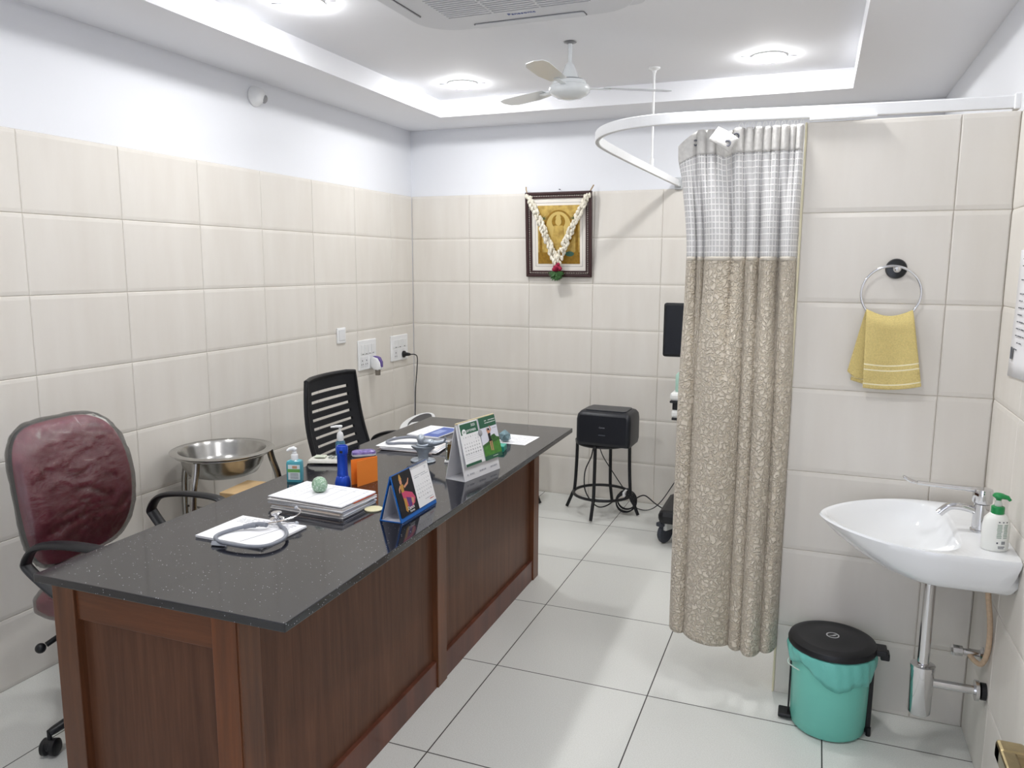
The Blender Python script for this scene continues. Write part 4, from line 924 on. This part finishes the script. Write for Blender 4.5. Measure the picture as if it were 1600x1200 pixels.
# stethoscope on the pad
tubem = mat('grey_tubing', '#7F838C', 0.38)
def stetho(name, label, loop, yoke, ears, chest, chest_r, tag_at, stem_from):
    t = thing('stethoscope', label, 'stethoscope', (chest[0], chest[1], ZD), group=None); o_ = Vector((chest[0], chest[1], ZD))
    L_ = lambda pts: [Vector(p)-o_ for p in pts]
    b = B(); b.tube(smooth_path(L_(loop), 6), .0055, 10); b.tube(smooth_path(L_(yoke), 6), [.0062]*100 if False else .0075, 10); b.build('tubing', tubem, t)
    for e in ears:
        b = B(); pts = smooth_path(L_(e), 6); b.tube(pts, .0027, 8); b.build('binaural_tube', chrome, t)
        b = B(); b.sphere(.0062, M=T(*pts[-1]), seg=12, rings=8); b.build('ear_tip', mat('ear_tip_grey', '#B9BCC4', 0.4), t)
    b = B(); M_ = T(0, 0, chest[2]-ZD+.0032) @ Rx(.12)
    b.lathe([(0, 0), (.0215, 0), (.023, .003), (.023, .006), (.018, .009), (.008, .011), (.007, .018), (.012, .021), (.0165, .023), (.0165, .027), (.012, .029), (0, .0285)], 32, M=M_); b.tube([(0, 0, .014), tuple((Vector(stem_from)-o_)*.5+Vector((0, 0, .007))), tuple(Vector(stem_from)-o_)], .0042, 8); b.build('chest_piece', chrome, t)
    if tag_at:
        b = B(); b.box(-.022, .022, -.0005, .011, -.008, .004, .001, M=T(*(Vector(tag_at)-o_)) @ Rz(.15) @ Rx(-.5)); b.build('name_tag', mat('tag_silver', '#A7ABB3', 0.4), t)
    return t
ZP = ZD+.0135
stetho('a', 'grey stethoscope looped on the letter pad near the front of the desk', [(-1.505, 1.89, ZP), (-1.47, 1.852, ZP), (-1.435, 1.83, ZP), (-1.40, 1.79, ZP), (-1.385, 1.74, ZP), (-1.40, 1.692, ZP), (-1.445, 1.672, ZP), (-1.50, 1.668, ZP), (-1.55, 1.677, ZP), (-1.583, 1.705, ZP), (-1.583, 1.75, ZP), (-1.555, 1.79, ZP+.004), (-1.52, 1.802, ZP+.008)],
       [(-1.555, 1.79, ZP+.004), (-1.53, 1.806, ZP+.009), (-1.502, 1.812, ZP+.012), (-1.488, 1.812, ZP+.012)],
       [[(-1.50, 1.812, ZP+.012), (-1.465, 1.85, ZP+.016), (-1.443, 1.885, ZP+.02), (-1.443, 1.913, ZP+.024), (-1.455, 1.93, ZP+.027), (-1.473, 1.936, ZP+.03)], [(-1.51, 1.80, ZP+.010), (-1.495, 1.845, ZP+.002), (-1.478, 1.88, ZP-.004), (-1.446, 1.90, ZP-.005)]],
       (-1.528, 1.912, ZD), .023, (-1.545, 1.672, ZD+.010), (-1.505, 1.89, ZP))
# paper stack
stk = thing('paper_stack', 'stack of white papers and files beneath the green glass paperweight', 'papers', (-1.492, 2.108, ZD), math.radians(-2.5))
rnd = random.Random(9)
fold_cols = ['#D5D3D2', '#B9B6B4', '#E9E9EB', '#CDBFB2', '#E2E1E3', '#A9AAAE', '#EDEDEF', '#D8CFC6']
z = .0002
mats_s = [mat('file_paper', c_, 0.75) for c_ in fold_cols]; orm = mat('orange_folder', '#D8693A', 0.6)
for i in range(11):
    th = rnd.choice((.0024, .0032, .004)); b = B(); m_ = orm if i == 9 else mats_s[i % 8]
    b.prism(quad(.06, .03, .17, .12, .0) if i == 9 else quad(rnd.uniform(-.006, .006), rnd.uniform(-.005, .005), .292+rnd.uniform(-.01, .006), .19, rnd.uniform(-.03, .03)), z, z+th-.0003); b.build('file', m_, stk); z += th
b = B().m(paper); b.prism(quad(-.004, .002, .288, .192, -.012), z, z+.001); b.m(inkl); M_ = T(0, 0, z+.0007) @ Rz(-.012)
for i in range(5): x = -.06+.045*i; b.prism([(x, -.08), (x+.0018, -.08), (x+.0018, .085), (x, .085)], .0004, .0005, M=M_)
scribble(b, M_, -.13, -.07, -.05, .08, 8, .002, rnd); scribble(b, M_, -.05, .13, .05, .09, 2, .0025, rnd); b.build('top_sheet', None, stk)
def crystal_mat(name, c1, c2):
    m = bpy.data.materials.new(name); m.use_nodes = True; nt = m.node_tree; p = nt.nodes['Principled BSDF']
    tc = nt.nodes.new('ShaderNodeTexCoord'); v = nt.nodes.new('ShaderNodeTexVoronoi'); v.inputs['Scale'].default_value = 170; nt.links.new(tc.outputs['Object'], v.inputs[0])
    mx = nt.nodes.new('ShaderNodeMix'); mx.data_type = 'RGBA'; mx.inputs[6].default_value = lin(c1); mx.inputs[7].default_value = lin(c2)
    rp = nt.nodes.new('ShaderNodeMapRange'); rp.inputs[1].default_value = .15; rp.inputs[2].default_value = .6; nt.links.new(v.outputs['Distance'], rp.inputs[0]); nt.links.new(rp.outputs[0], mx.inputs[0])
    nt.links.new(mx.outputs[2], p.inputs['Base Color']); p.inputs['Roughness'].default_value = .3; return m
glass = mat('clear_glass', '#F4FFF8', 0.02, trans=1.0, ior=1.45)
pw = thing('paperweight', 'round glass paperweight with green specks on the white paper stack', 'paperweight', (-1.516, 2.122, ZD+z+.001))
b = B(); b.lathe([(0, 0), (.015, 0), (.022, .006), (.0265, .02), (.0255, .034), (.018, .046), (.008, .0515), (0, .052)], 28); b.build('glass_body', glass, pw)
b = B(); b.lathe([(0, .004), (.014, .005), (.02, .012), (.022, .022), (.019, .032), (.010, .039), (0, .041)], 24); b.build('speckled_core', crystal_mat('green_specks', '#F6FBF4', '#A3C6A8'), pw)

# sanitizer, pump bottle, torch
hs = thing('hand_sanitizer', 'teal hand sanitizer bottle with a white pump on the desk edge', 'bottle', (-1.76, 2.315, ZD), math.radians(18))
sanm = mat('teal_gel', '#4FA5B3', 0.15, coat=.3)
R = [[(x, y, zz) for x, y in rrect(-w_, w_, -d_, d_, .006, 4)] for zz, w_, d_ in ((0, .027, .0165), (.003, .028, .0175), (.07, .028, .0175), (.078, .026, .016), (.082, .016, .012))]
b = B(); b.loft(R); b.build('bottle', sanm, hs)
b = B(); b.lathe([(.0125, .081), (.0125, .1), (.0115, .102), (.0085, .104), (.0085, .111), (.004, .112), (.0035, .12), (0, .12)], 22); b.build('collar', whitep, hs)
b = B(); b.lathe([(0, .116), (.009, .117), (.01, .123), (.007, .127), (0, .128)], 18); b.tube([(0, 0, .124), (-.014, -.012, .124), (-.022, -.018, .118)], [.008, .006, .004], 10); b.build('pump_head', whitep, hs)
b = B().m(mat('label_white', '#DCE6E6', 0.5)); b.box(-.02, .024, -.0183, -.0174, .01, .066); b.m(mat('label_green', '#6FAE5A', 0.5)); b.box(-.022, .0245, -.0187, -.0182, .038, .05); b.m(mat('label_peach', '#C99A7A', .5)); b.box(-.004, .014, -.0186, -.0182, .052, .062); b.m(ink)
for zz in (.031, .026, .02, .015): b.box(-.012, .018, -.0187, -.0182, zz, zz+.0018)
b.build('label', None, hs)
pb_ = thing('pump_bottle', 'clear pump bottle of blue liquid behind the blue torch', 'bottle', (-1.822, 2.705, ZD))
b = B(); b.lathe([(0, 0), (.019, 0), (.021, .004), (.021, .05), (.019, .062), (.012, .068), (0, .068)], 28); b.build('bottle', mat('blue_liquid', '#6FB2D6', 0.08, trans=.75, ior=1.35), pb_)
b = B(); b.lathe([(.013, .066), (.014, .068), (.014, .088), (.011, .1), (.006, .104), (.0045, .105), (.0045, .122), (0, .122)], 22); b.build('collar', whitep, pb_)
b = B(); b.lathe([(0, .12), (.008, .121), (.011, .128), (.008, .131), (0, .132)], 18); b.tube([(.01, 0, .127), (-.012, -.01, .127), (-.032, -.02, .124)], [.006, .006, .0035], 10); b.build('pump_head', whitep, pb_)
to = thing('torch', 'blue torch standing upright on its head in the middle of the desk', 'torch', (-1.568, 2.337, ZD))
bl = mat('blue_anodised', '#1D4BC0', 0.3, .25)
b = B(); b.lathe([(0, 0), (.0285, 0), (.0285, .012), (.024, .03), (.021, .034), (.0195, .036), (.0205, .038), (.0195, .041), (.0205, .043), (.0195, .046), (.0195, .05), (.0185, .054), (.0185, .115), (.0205, .118), (.0215, .122), (.0215, .142), (.0195, .147), (.016, .147), (.015, .143), (0, .143)], 30); b.build('barrel', bl, to)
b = B(); b.box(.004, .016, -.0235, -.0205, .124, .133, .001); b.build('switch', blackp, to)
b = B(); b.cyl(0, 0, -.0002, .003, .02, 24); b.build('lens', glass, to)
# handset, phone case, orange card, coaster
b = B(); R = [[(x, y, zz+.012*(1-(x/.075)**2) if True else zz) for x, y in rrect(-w_, w_, -d_, d_, .012, 5)] for zz, w_, d_ in ((0.0, .07, .03), (.004, .075, .034), (.014, .073, .032), (.017, .066, .027))]
hd = thing('cordless_handset', 'cream handset lying on the desk edge in front of the black chair', 'handset', (-1.805, 2.585, ZD), math.radians(20))
b.loft([[(x, y, max(0.0, zz)) for x, y, zz in r] for r in R]); b.build('body', mat('cream_plastic', '#DCDBD2', 0.4), hd)
b = B(); b.box(-.05, -.005, -.018, .018, .026, .0295, .001); b.build('display', mat('pale_display', '#CFD6C4', 0.3), hd)
b = B()
for i in range(4):
    for j in range(3): b.box(.008+.013*i, .017+.013*i, -.018+.013*j, -.009+.013*j, .024-.002*i, .029-.0025*i, .001)
b.build('keypad', mat('keypad_grey', '#8F9590', 0.5), hd)
pcse = thing('spectacle_case', 'small purple and white case lying behind the orange card', 'case', (-1.735, 2.745, ZD), math.radians(40))
b = B(); b.loft([[(x, y, zz) for x, y in rrect(-w_, w_, -d_, d_, .016, 5)] for zz, w_, d_ in ((0, .045, .022), (.004, .05, .026), (.011, .05, .026))]); b.build('lower_shell', mat('case_white', '#D9D9DE', 0.35), pcse)
b = B().m(mat('case_purple', '#4B3D86', 0.3, var=.6, vscale=60, col2='#9A86C0')); b.loft([[(x, y, zz) for x, y in rrect(-w_, w_, -d_, d_, .016, 5)] for zz, w_, d_ in ((.0115, .05, .026), (.02, .048, .024), (.024, .04, .017))]); b.build('upper_shell', None, pcse)
oc = thing('orange_card', 'folded bright orange card standing upright beside the blue torch', 'card', (-1.494, 2.385, ZD), math.radians(77))
om = mat('orange_card', '#F58A33', 0.55)
b = B(); b.box(-.052, .052, -.0012, .0, .0, .094); b.build('front_cover', om, oc)
b = B(); b.box(-.052, .052, -.0006, .0006, 0, .094, M=T(.052, 0, 0) @ Rz(math.radians(-20)) @ T(-.052, .0005, 0)); b.build('back_cover', om, oc)
b = B(); b.lathe([(0, 0), (.029, 0), (.03, .0015), (.03, .004), (.028, .005), (0, .005)], 40); tag(b.build('coaster', mat('cream_coaster', '#D8D0A8', 0.5), None, (-1.312, 2.128, ZD)), 'round cream coaster between the paper stack and the blue calendar', 'coaster')

# blue dance calendar
cd = thing('desk_calendar', 'blue based desk calendar with a dancer picture', 'calendar', (-1.1975, 2.04, ZD), 0)
blue = mat('calendar_blue', '#1F66B8', 0.45); blk = mat('print_black', '#14141A', 0.65); cwh = mat('calendar_white', '#E8E8EA', 0.6)
W_, H_, D_ = .238, .146, .04
b = B()
b.prism([(-D_, 0), (-D_+.003, 0), (.001, H_), (-.002, H_)], 0, W_, M=Matrix(((1, 0, 0, 0), (0, 0, 1, 0), (0, 1, 0, 0), (0, 0, 0, 1))))
b.prism([(D_, 0), (D_-.003, 0), (-.001, H_), (.002, H_)], 0, W_, M=Matrix(((1, 0, 0, 0), (0, 0, 1, 0), (0, 1, 0, 0), (0, 0, 0, 1))))
b.box(-D_, D_, 0, W_, 0, .002); b.build('stand', blue, cd)
Mi = Matrix(((1, 0, 0, 0), (0, 0, 1, 0), (0, 1, 0, 0), (0, 0, 0, 1)))
b = B(); b.prism([(-D_+.008, .0025), (-D_+.0085, .0025), (-.0018, H_-.03), (-.0026, H_-.03)], .003, W_-.003, M=Mi); b.prism([(D_-.008, .0025), (D_-.0085, .0025), (.0018, H_-.03), (.0026, H_-.03)], .003, W_-.003, M=Mi); b.box(-D_+.007, D_-.007, .003, W_-.003, .0021, .0026); b.build('inner_lining', mat('grey_card', '#C9CAD2', .6), cd)
ang = math.atan2(H_, D_)
def face_matrix(D_, H_, off=0.0015):   # x along the calendar, y up its front face, z out of it
    ex = Vector((0, 1, 0)); ey = Vector((-D_, 0, H_)).normalized(); ez = ex.cross(ey)
    o = Vector((D_, 0, 0))+ez*off
    return Matrix(((ex.x, ey.x, ez.x, o.x), (ex.y, ey.y, ez.y, o.y), (ex.z, ey.z, ez.z, o.z), (0, 0, 0, 1)))
FMc = face_matrix(D_, H_); SL = math.hypot(H_, D_)
def rect(b, x0, x1, y0, y1, z, M, th=.0004): b.prism([(x0, y0), (x1, y0), (x1, y1), (x0, y1)], z, z+th, M=M)
skin = mat('print_skin', '#C98F72', .5); pink = mat('print_pink', '#C4486C', .5); goldp = mat('print_gold', '#B98A3F', .5); purp = mat('print_purple', '#5B3A78', .5)
b = B().m(blk); rect(b, .004, .118, .014, SL-.002, .0, FMc, .002); Z = .0021
def poly(b, m_, pts, z=Z, M=FMc): b.m(m_); b.prism(pts, z, z+.0002, M=M)
poly(b, skin, [(x*.8+.045, y+.122) for x, y in disc(.0085, 1.2, 16)], Z+.0001); poly(b, goldp, [(.036, .128), (.054, .128), (.049, .143), (.045, .146), (.041, .143)], Z+.0002)
poly(b, goldp, [(.036, .112), (.056, .112), (.053, .088), (.038, .088)], Z+.0001); poly(b, skin, [(.054, .112), (.058, .105), (.082, .113), (.092, .124), (.096, .122), (.085, .106), (.06, .098)]); poly(b, skin, [(.036, .112), (.026, .103), (.024, .09), (.028, .09), (.032, .1), (.038, .104)])
poly(b, pink, [(.036, .09), (.056, .09), (.098, .075), (.11, .055), (.1, .04), (.07, .03), (.05, .045), (.04, .06)]); poly(b, purp, [(.056, .07), (.085, .06), (.08, .035), (.062, .034)], Z+.0001); poly(b, goldp, [(.04, .07), (.055, .065), (.052, .03), (.046, .022), (.038, .03)], Z+.0002); poly(b, skin, [(.084, .062), (.1, .056), (.092, .038), (.082, .046)], Z+.0001)
b.m(whitep); b.text('Dance', .016, M=FMc @ T(.05, .032, Z+.0003)); b.text('Forms', .011, M=FMc @ T(.06, .021, Z+.0003)); b.build('picture_page', None, cd)
b = B().m(cwh); rect(b, .118, .234, .014, SL-.002, .0, FMc, .0028); Z2 = .0029; rnd = random.Random(31)
b.m(ink)
for k in range(14): rect(b, .121+.008*k, .1235+.008*k, SL-.011, SL-.003, .0028, FMc, .0002)
b.m(inkl); b.text('29', .012, M=FMc @ T(.205, .132, Z2)); scribble(b, FMc, .13, .225, .108, .12, 2, .0022, rnd, z=Z2)
for r in range(5):
    for c_ in range(7):
        b.m(ink if rnd.random() < .25 else inkl); x, y = .132+c_*.0145, .096-r*.0125
        n_ = r*7+c_-2
        if 1 <= n_ <= 31: b.text(str(n_), .0065, M=FMc @ T(x, y, Z2), align='CENTER')
b.m(inkl); scribble(b, FMc, .15, .225, .028, .036, 1, .002, rnd, z=Z2); b.m(mat('print_red', '#B5483F', .5)); scribble(b, FMc, .195, .222, .022, .028, 1, .003, rnd, z=Z2); b.build('date_page', None, cd)
b = B()
for k in range(24):
    y = .122+k*.0046; b.tube([(.0065*math.cos(t)-.001, y, H_-.001+.006*math.sin(t)) for t in [2*PI*i/12 for i in range(12)]], .0007, 5, closed=True)
b.build('spiral_binding', wire_m, cd)

# white golf calendar
gc = thing('desk_calendar', 'white desk calendar with a golfer picture and green headings', 'calendar', (-1.215, 2.546, ZD), math.radians(-10.8))
W_, H_, D_ = .238, .212, .045; cardw = mat('calendar_card', '#D9D9DC', 0.6)
Mx = Matrix(((1, 0, 0, 0), (0, 0, 1, 0), (0, 1, 0, 0), (0, 0, 0, 1)))
b = B(); b.prism([(-D_, 0), (-D_+.002, 0), (.001, H_), (-.001, H_)], 0, W_, M=Mx); b.prism([(D_, 0), (D_-.002, 0), (-.001, H_), (.001, H_)], 0, W_, M=Mx); b.box(-D_, D_, 0, W_, 0, .0015); b.build('stand', cardw, gc)
FMg = face_matrix(D_, H_, .001); SL = math.hypot(H_, D_); rnd = random.Random(41)
b = B().m(inkl)
for x0 in (.02, .1, .175): scribble(b, FMg, x0, x0+.045, .016, .026, 1, .006, rnd, .9, .004, .012, .0003)
b.build('sponsor_print', None, gc)
grn = mat('calendar_green', '#2C5E47', 0.5); PM = FMg @ T(.012, SL, .001) @ Rx(math.radians(-2.2)) @ T(0, -SL, 0); Zp = .0026
b = B().m(cwh); rect(b, 0, .122, .052, SL-.001, 0, PM, .0025); b.m(grn); rect(b, .006, .118, SL-.046, SL-.006, Zp-.0002, PM); rect(b, 0, .1, .052, .062, Zp-.0002, PM)
b.m(whitep); b.prism([(x+.026, y+SL-.038) for x, y in disc(.013)], Zp, Zp+.0004, M=PM); b.text('SEPTEMBER', .0125, M=PM @ T(.041, SL-.036, Zp+.0003)); b.text('2023', .014, M=PM @ T(.075, SL-.017, Zp+.0003)); b.m(grn); b.text('09', .014, M=PM @ T(.026, SL-.038, Zp+.0006), align='CENTER')
b.m(ink)
for i, d_ in enumerate('SMTWTFS'): b.text(d_, .006, M=PM @ T(.016+i*.0152, SL-.058, Zp), align='CENTER')
for n_ in range(1, 31):
    k = n_+4; c_, r = k % 7, k//7; b.m(ink); b.text(str(n_), .008, M=PM @ T(.016+c_*.0152, SL-.07-r*.0125, Zp), align='CENTER')
b.m(inkl)
for r in range(4): rect(b, .008, .115, .074+.0075*r, .0747+.0075*r, Zp-.0002, PM)
b.build('date_page', None, gc)
PM2 = FMg @ T(.138, SL, .0015) @ Rx(math.radians(-2.2)) @ T(0, -SL, 0); sky = mat('print_sky', '#D9DAE6', .5); grass = mat('print_grass', '#4D8A3A', .5, var=.3, vscale=60); hedge = mat('print_hedge', '#3C6A36', .5, var=.4, vscale=90)
b = B().m(sky); rect(b, 0, .118, .056, SL-.001, 0, PM2, .0025); b.m(grn); rect(b, .002, .116, SL-.042, SL-.001, Zp-.0002, PM2); rect(b, 0, .118, .05, .066, Zp-.0002, PM2)
b.m(hedge); b.prism([(.0, .11), (.04, .118), (.07, .14), (.09, .142), (.1, .13), (.118, .125), (.118, .1), (0, .1)], Zp-.0001, Zp+.0002, M=PM2); b.m(grass); b.prism([(0, .066), (.118, .066), (.118, .115), (.08, .112), (.03, .105), (0, .1)], Zp+.0002, Zp+.0004, M=PM2)
poly(b, blk, [(.046, .15), (.064, .15), (.062, .13), (.068, .118), (.047, .118)], Zp+.0006, PM2); poly(b, skin, [(.049, .118), (.055, .118), (.055, .082), (.05, .082)], Zp+.0006, PM2); poly(b, skin, [(.06, .118), (.066, .118), (.066, .08), (.061, .08)], Zp+.0006, PM2)
poly(b, skin, [(x+.055, y+.158) for x, y in disc(.007, 1.2, 14)], Zp+.0007, PM2); poly(b, skin, [(.048, .148), (.042, .16), (.044, .172), (.047, .172), (.047, .161), (.053, .15)], Zp+.0008, PM2); poly(b, skin, [(.062, .15), (.074, .162), (.066, .178), (.062, .177), (.068, .163), (.06, .154)], Zp+.0008, PM2); poly(b, blk, [(.047, .16), (.05, .169), (.058, .17), (.062, .163), (.06, .158), (.055, .163)], Zp+.0009, PM2)
b.m(whitep); scribble(b, PM2, .04, .112, SL-.03, SL-.012, 2, .003, rnd, .95, .004, .01, Zp+.0003); scribble(b, PM2, .055, .1, .056, .062, 1, .002, rnd, .95, .004, .01, Zp+.0003); b.m(inkl); scribble(b, PM2, .085, .11, SL-.054, SL-.048, 1, .003, rnd, z=Zp+.0003); b.build('golfer_page', None, gc)
b = B(); b.sphere(.0125, M=PM2 @ T(-.002, SL-.056, .004) @ Matrix.Diagonal((1, 1, .35, 1)), seg=18, rings=10); b.build('golf_ball_print', mat('ball_grey', '#9D9DA2', .5), gc)
b = B(); b.box(-.002, .004, .0, W_+.015, H_-.002, H_+.0035, .001); b.build('binding_strip', mat('cream_strip', '#CDBE9A', .5), gc)

# papers, second stethoscope, brochure
p2 = thing('paper_stack', 'loose pile of papers under the stethoscope farther along the desk', 'papers', (-1.61, 2.965, ZD), math.radians(4)); rnd = random.Random(51); z2 = .0002
for i, c_ in enumerate(['#D9C3C0', '#E8E3E1', '#EFEFF2', '#DADCE2', '#F2F2F4', '#E9E4E2', '#F1F1F3']):
    th = .0026; b = B(); b.prism(quad(rnd.uniform(-.012, .012), rnd.uniform(-.008, .008), .262, .185, rnd.uniform(-.06, .06)), z2, z2+th-.0004); b.build('file', mat('loose_paper', c_, .75), p2); z2 += th
ZQ = ZD+z2+.0062
stetho('b', 'grey stethoscope lying on the loose papers behind the silver figurine', [(-1.50, 3.055, ZQ), (-1.551, 3.045, ZQ), (-1.604, 3.035, ZQ), (-1.672, 3.045, ZQ), (-1.72, 2.996, ZQ), (-1.728, 2.93, ZQ), (-1.70, 2.893, ZQ), (-1.658, 2.918, ZQ), (-1.6, 2.94, ZQ), (-1.56, 2.955, ZQ)],
       [(-1.58, 2.945, ZQ+.002), (-1.555, 2.962, ZQ+.005), (-1.525, 2.97, ZQ+.006)],
       [[(-1.54, 2.97, ZQ+.006), (-1.49, 2.985, ZQ+.012), (-1.44, 2.97, ZQ+.02), (-1.42, 2.955, ZQ+.026)], [(-1.54, 2.96, ZQ+.006), (-1.5, 3.0, ZQ+.012), (-1.455, 3.02, ZQ+.016), (-1.43, 3.015, ZQ+.022)]], (-1.455, 3.095, ZD), .023, None, (-1.50, 3.055, ZQ))
br = thing('brochure', 'white and blue printed brochure at the far end of the desk', 'brochure', (-1.668, 3.265, ZD), math.radians(-4))
b = B().m(paper)
for i in range(3): b.prism(quad(0, .002*i, .17, .22, .015*i-.015), .0022*i, .0022*i+.002)
b.m(mat('brochure_blue', '#4C62A8', .5)); rect(b, -.005, .083, -.105, .1, .0066, Matrix.Identity(4), .0003); b.m(mat('brochure_pale', '#93A2D0', .5)); rect(b, .01, .05, -.05, .04, .007, Matrix.Identity(4), .0002); b.m(inkl); scribble(b, Matrix.Identity(4), -.075, -.012, -.08, .08, 7, .003, random.Random(3), z=.0067); b.build('cover', None, br)
b = B(); b.prism(quad(0, .004, .172, .224, -.03), -.0002+.0003, .0006); b.build('back_page', ink, br); br.location.z += .0007

# silver figurine
fg = thing('figurine', 'silver figurine on a flared pedestal with a round base behind the blue calendar', 'figurine', (-1.462, 2.76, ZD), math.radians(8)); sil = mat('silver_paint', '#A9B1BA', 0.35, .55, var=.15, vscale=60)
b = B(); b.lathe([(0, 0), (.046, 0), (.048, .004), (.044, .009), (.03, .012), (.017, .014)], 36, sx=1.1, sy=.9); b.build('base', sil, fg)
b = B(); R = [[(w_*math.cos(a)*(1+.12*math.cos(4*a)), d_*math.sin(a), zz) for a in [2*PI*k/28 for k in range(28)]] for zz, w_, d_ in ((.012, .02, .017), (.03, .021, .018), (.042, .026, .021), (.05, .036, .026), (.056, .045, .03), (.062, .046, .031), (.066, .03, .02))]; b.loft(R); b.build('pedestal', sil, fg)
b = B(); b.sphere(.017, M=T(-.006, -.004, .088) @ Matrix.Diagonal((.95, 1, 1.15, 1))); b.sphere(.0185, M=T(-.009, .002, .092) @ Matrix.Diagonal((.95, 1, 1.05, 1)))
b.tube(smooth_path([(-.01, 0, .072), (.01, -.002, .079), (.03, -.004, .08), (.05, -.004, .078), (.072, -.002, .082), (.09, 0, .088)], 6), [.012+.004*math.sin(PI*i/30) if i < 16 else .0135-.0005*(i-16)*1.1 for i in range(31)], 12)
b.tube(smooth_path([(-.02, -.012, .07), (-.002, -.02, .067), (.02, -.018, .07), (.034, -.012, .078)], 5), .006, 9); b.tube(smooth_path([(.09, 0, .088), (.098, -.003, .098), (.096, -.004, .108)], 4), .0042, 8); b.tube([(.086, 0, .086), (.104, .004, .084)], .0045, 8); b.build('figure', sil, fg)

# acrylic memento, teal box, printed sheet, crystal
gm = thing('memento', 'clear acrylic block with gold and green inside beside the white calendar', 'memento', (-1.335, 2.79, ZD), math.radians(20))
b = B(); b.box(-.04, .04, -.014, .014, 0, .008, .002); b.build('base', whitep, gm)
b = B(); b.box(-.034, .034, -.011, .011, .008, .082, .003); b.build('acrylic_block', glass, gm)
b = B().m(mat('amber_art', '#8A6226', .4, .2, var=.5, vscale=40)); b.box(-.028, .028, -.003, .003, .012, .076, .001); b.m(mat('lime_art', '#9AA23C', .5)); b.prism([(-.026, .014), (-.018, .014), (.02, .06), (.012, .064)], -.0046, -.0032, M=Mx if False else Matrix(((1, 0, 0, 0), (0, 0, 1, 0), (0, 1, 0, 0), (0, 0, 0, 1)))); b.build('art_insert', None, gm)
b = B().m(mat('teal_box', '#1E8A78', .4)); b.box(-.045, .045, -.03, .03, 0, .024, .002); b.m(mat('teal_box_top', '#2FA08C', .4)); b.box(-.043, .043, -.028, .028, .0235, .0245); tag(b.build('small_box', None, None, (-1.262, 3.05, ZD), math.radians(10)), 'small teal box beside the white golf calendar', 'box')
b = B().m(paper); b.prism(quad(-1.245, 3.275, .15, .185, -.03), ZD+.0003, ZD+.0011); b.m(inkl); scribble(b, T(-1.245, 3.275, ZD+.0009) @ Rz(-.03), -.065, .065, -.08, .08, 8, .004, random.Random(8), .9, .01, .03); tag(b.build('printed_sheet', None), 'single white printed sheet at the far right of the desk', 'paper')
b = B(); rnd = random.Random(6); bb = bmesh.new(); bmesh.ops.create_icosphere(bb, subdivisions=1, radius=.031)
for v_ in bb.verts: v_.co *= rnd.uniform(.92, 1.05); v_.co.z = max(v_.co.z, -.024)
b._merge(bb, T(0, 0, .0241), False); tag(b.build('crystal_paperweight', mat('blue_crystal', '#9FBFC8', 0.06, trans=.55, ior=1.5, var=.4, vscale=60), None, (-1.283, 3.215, ZD+.0012), auto=False), 'faceted pale blue crystal paperweight on the printed sheet', 'paperweight')
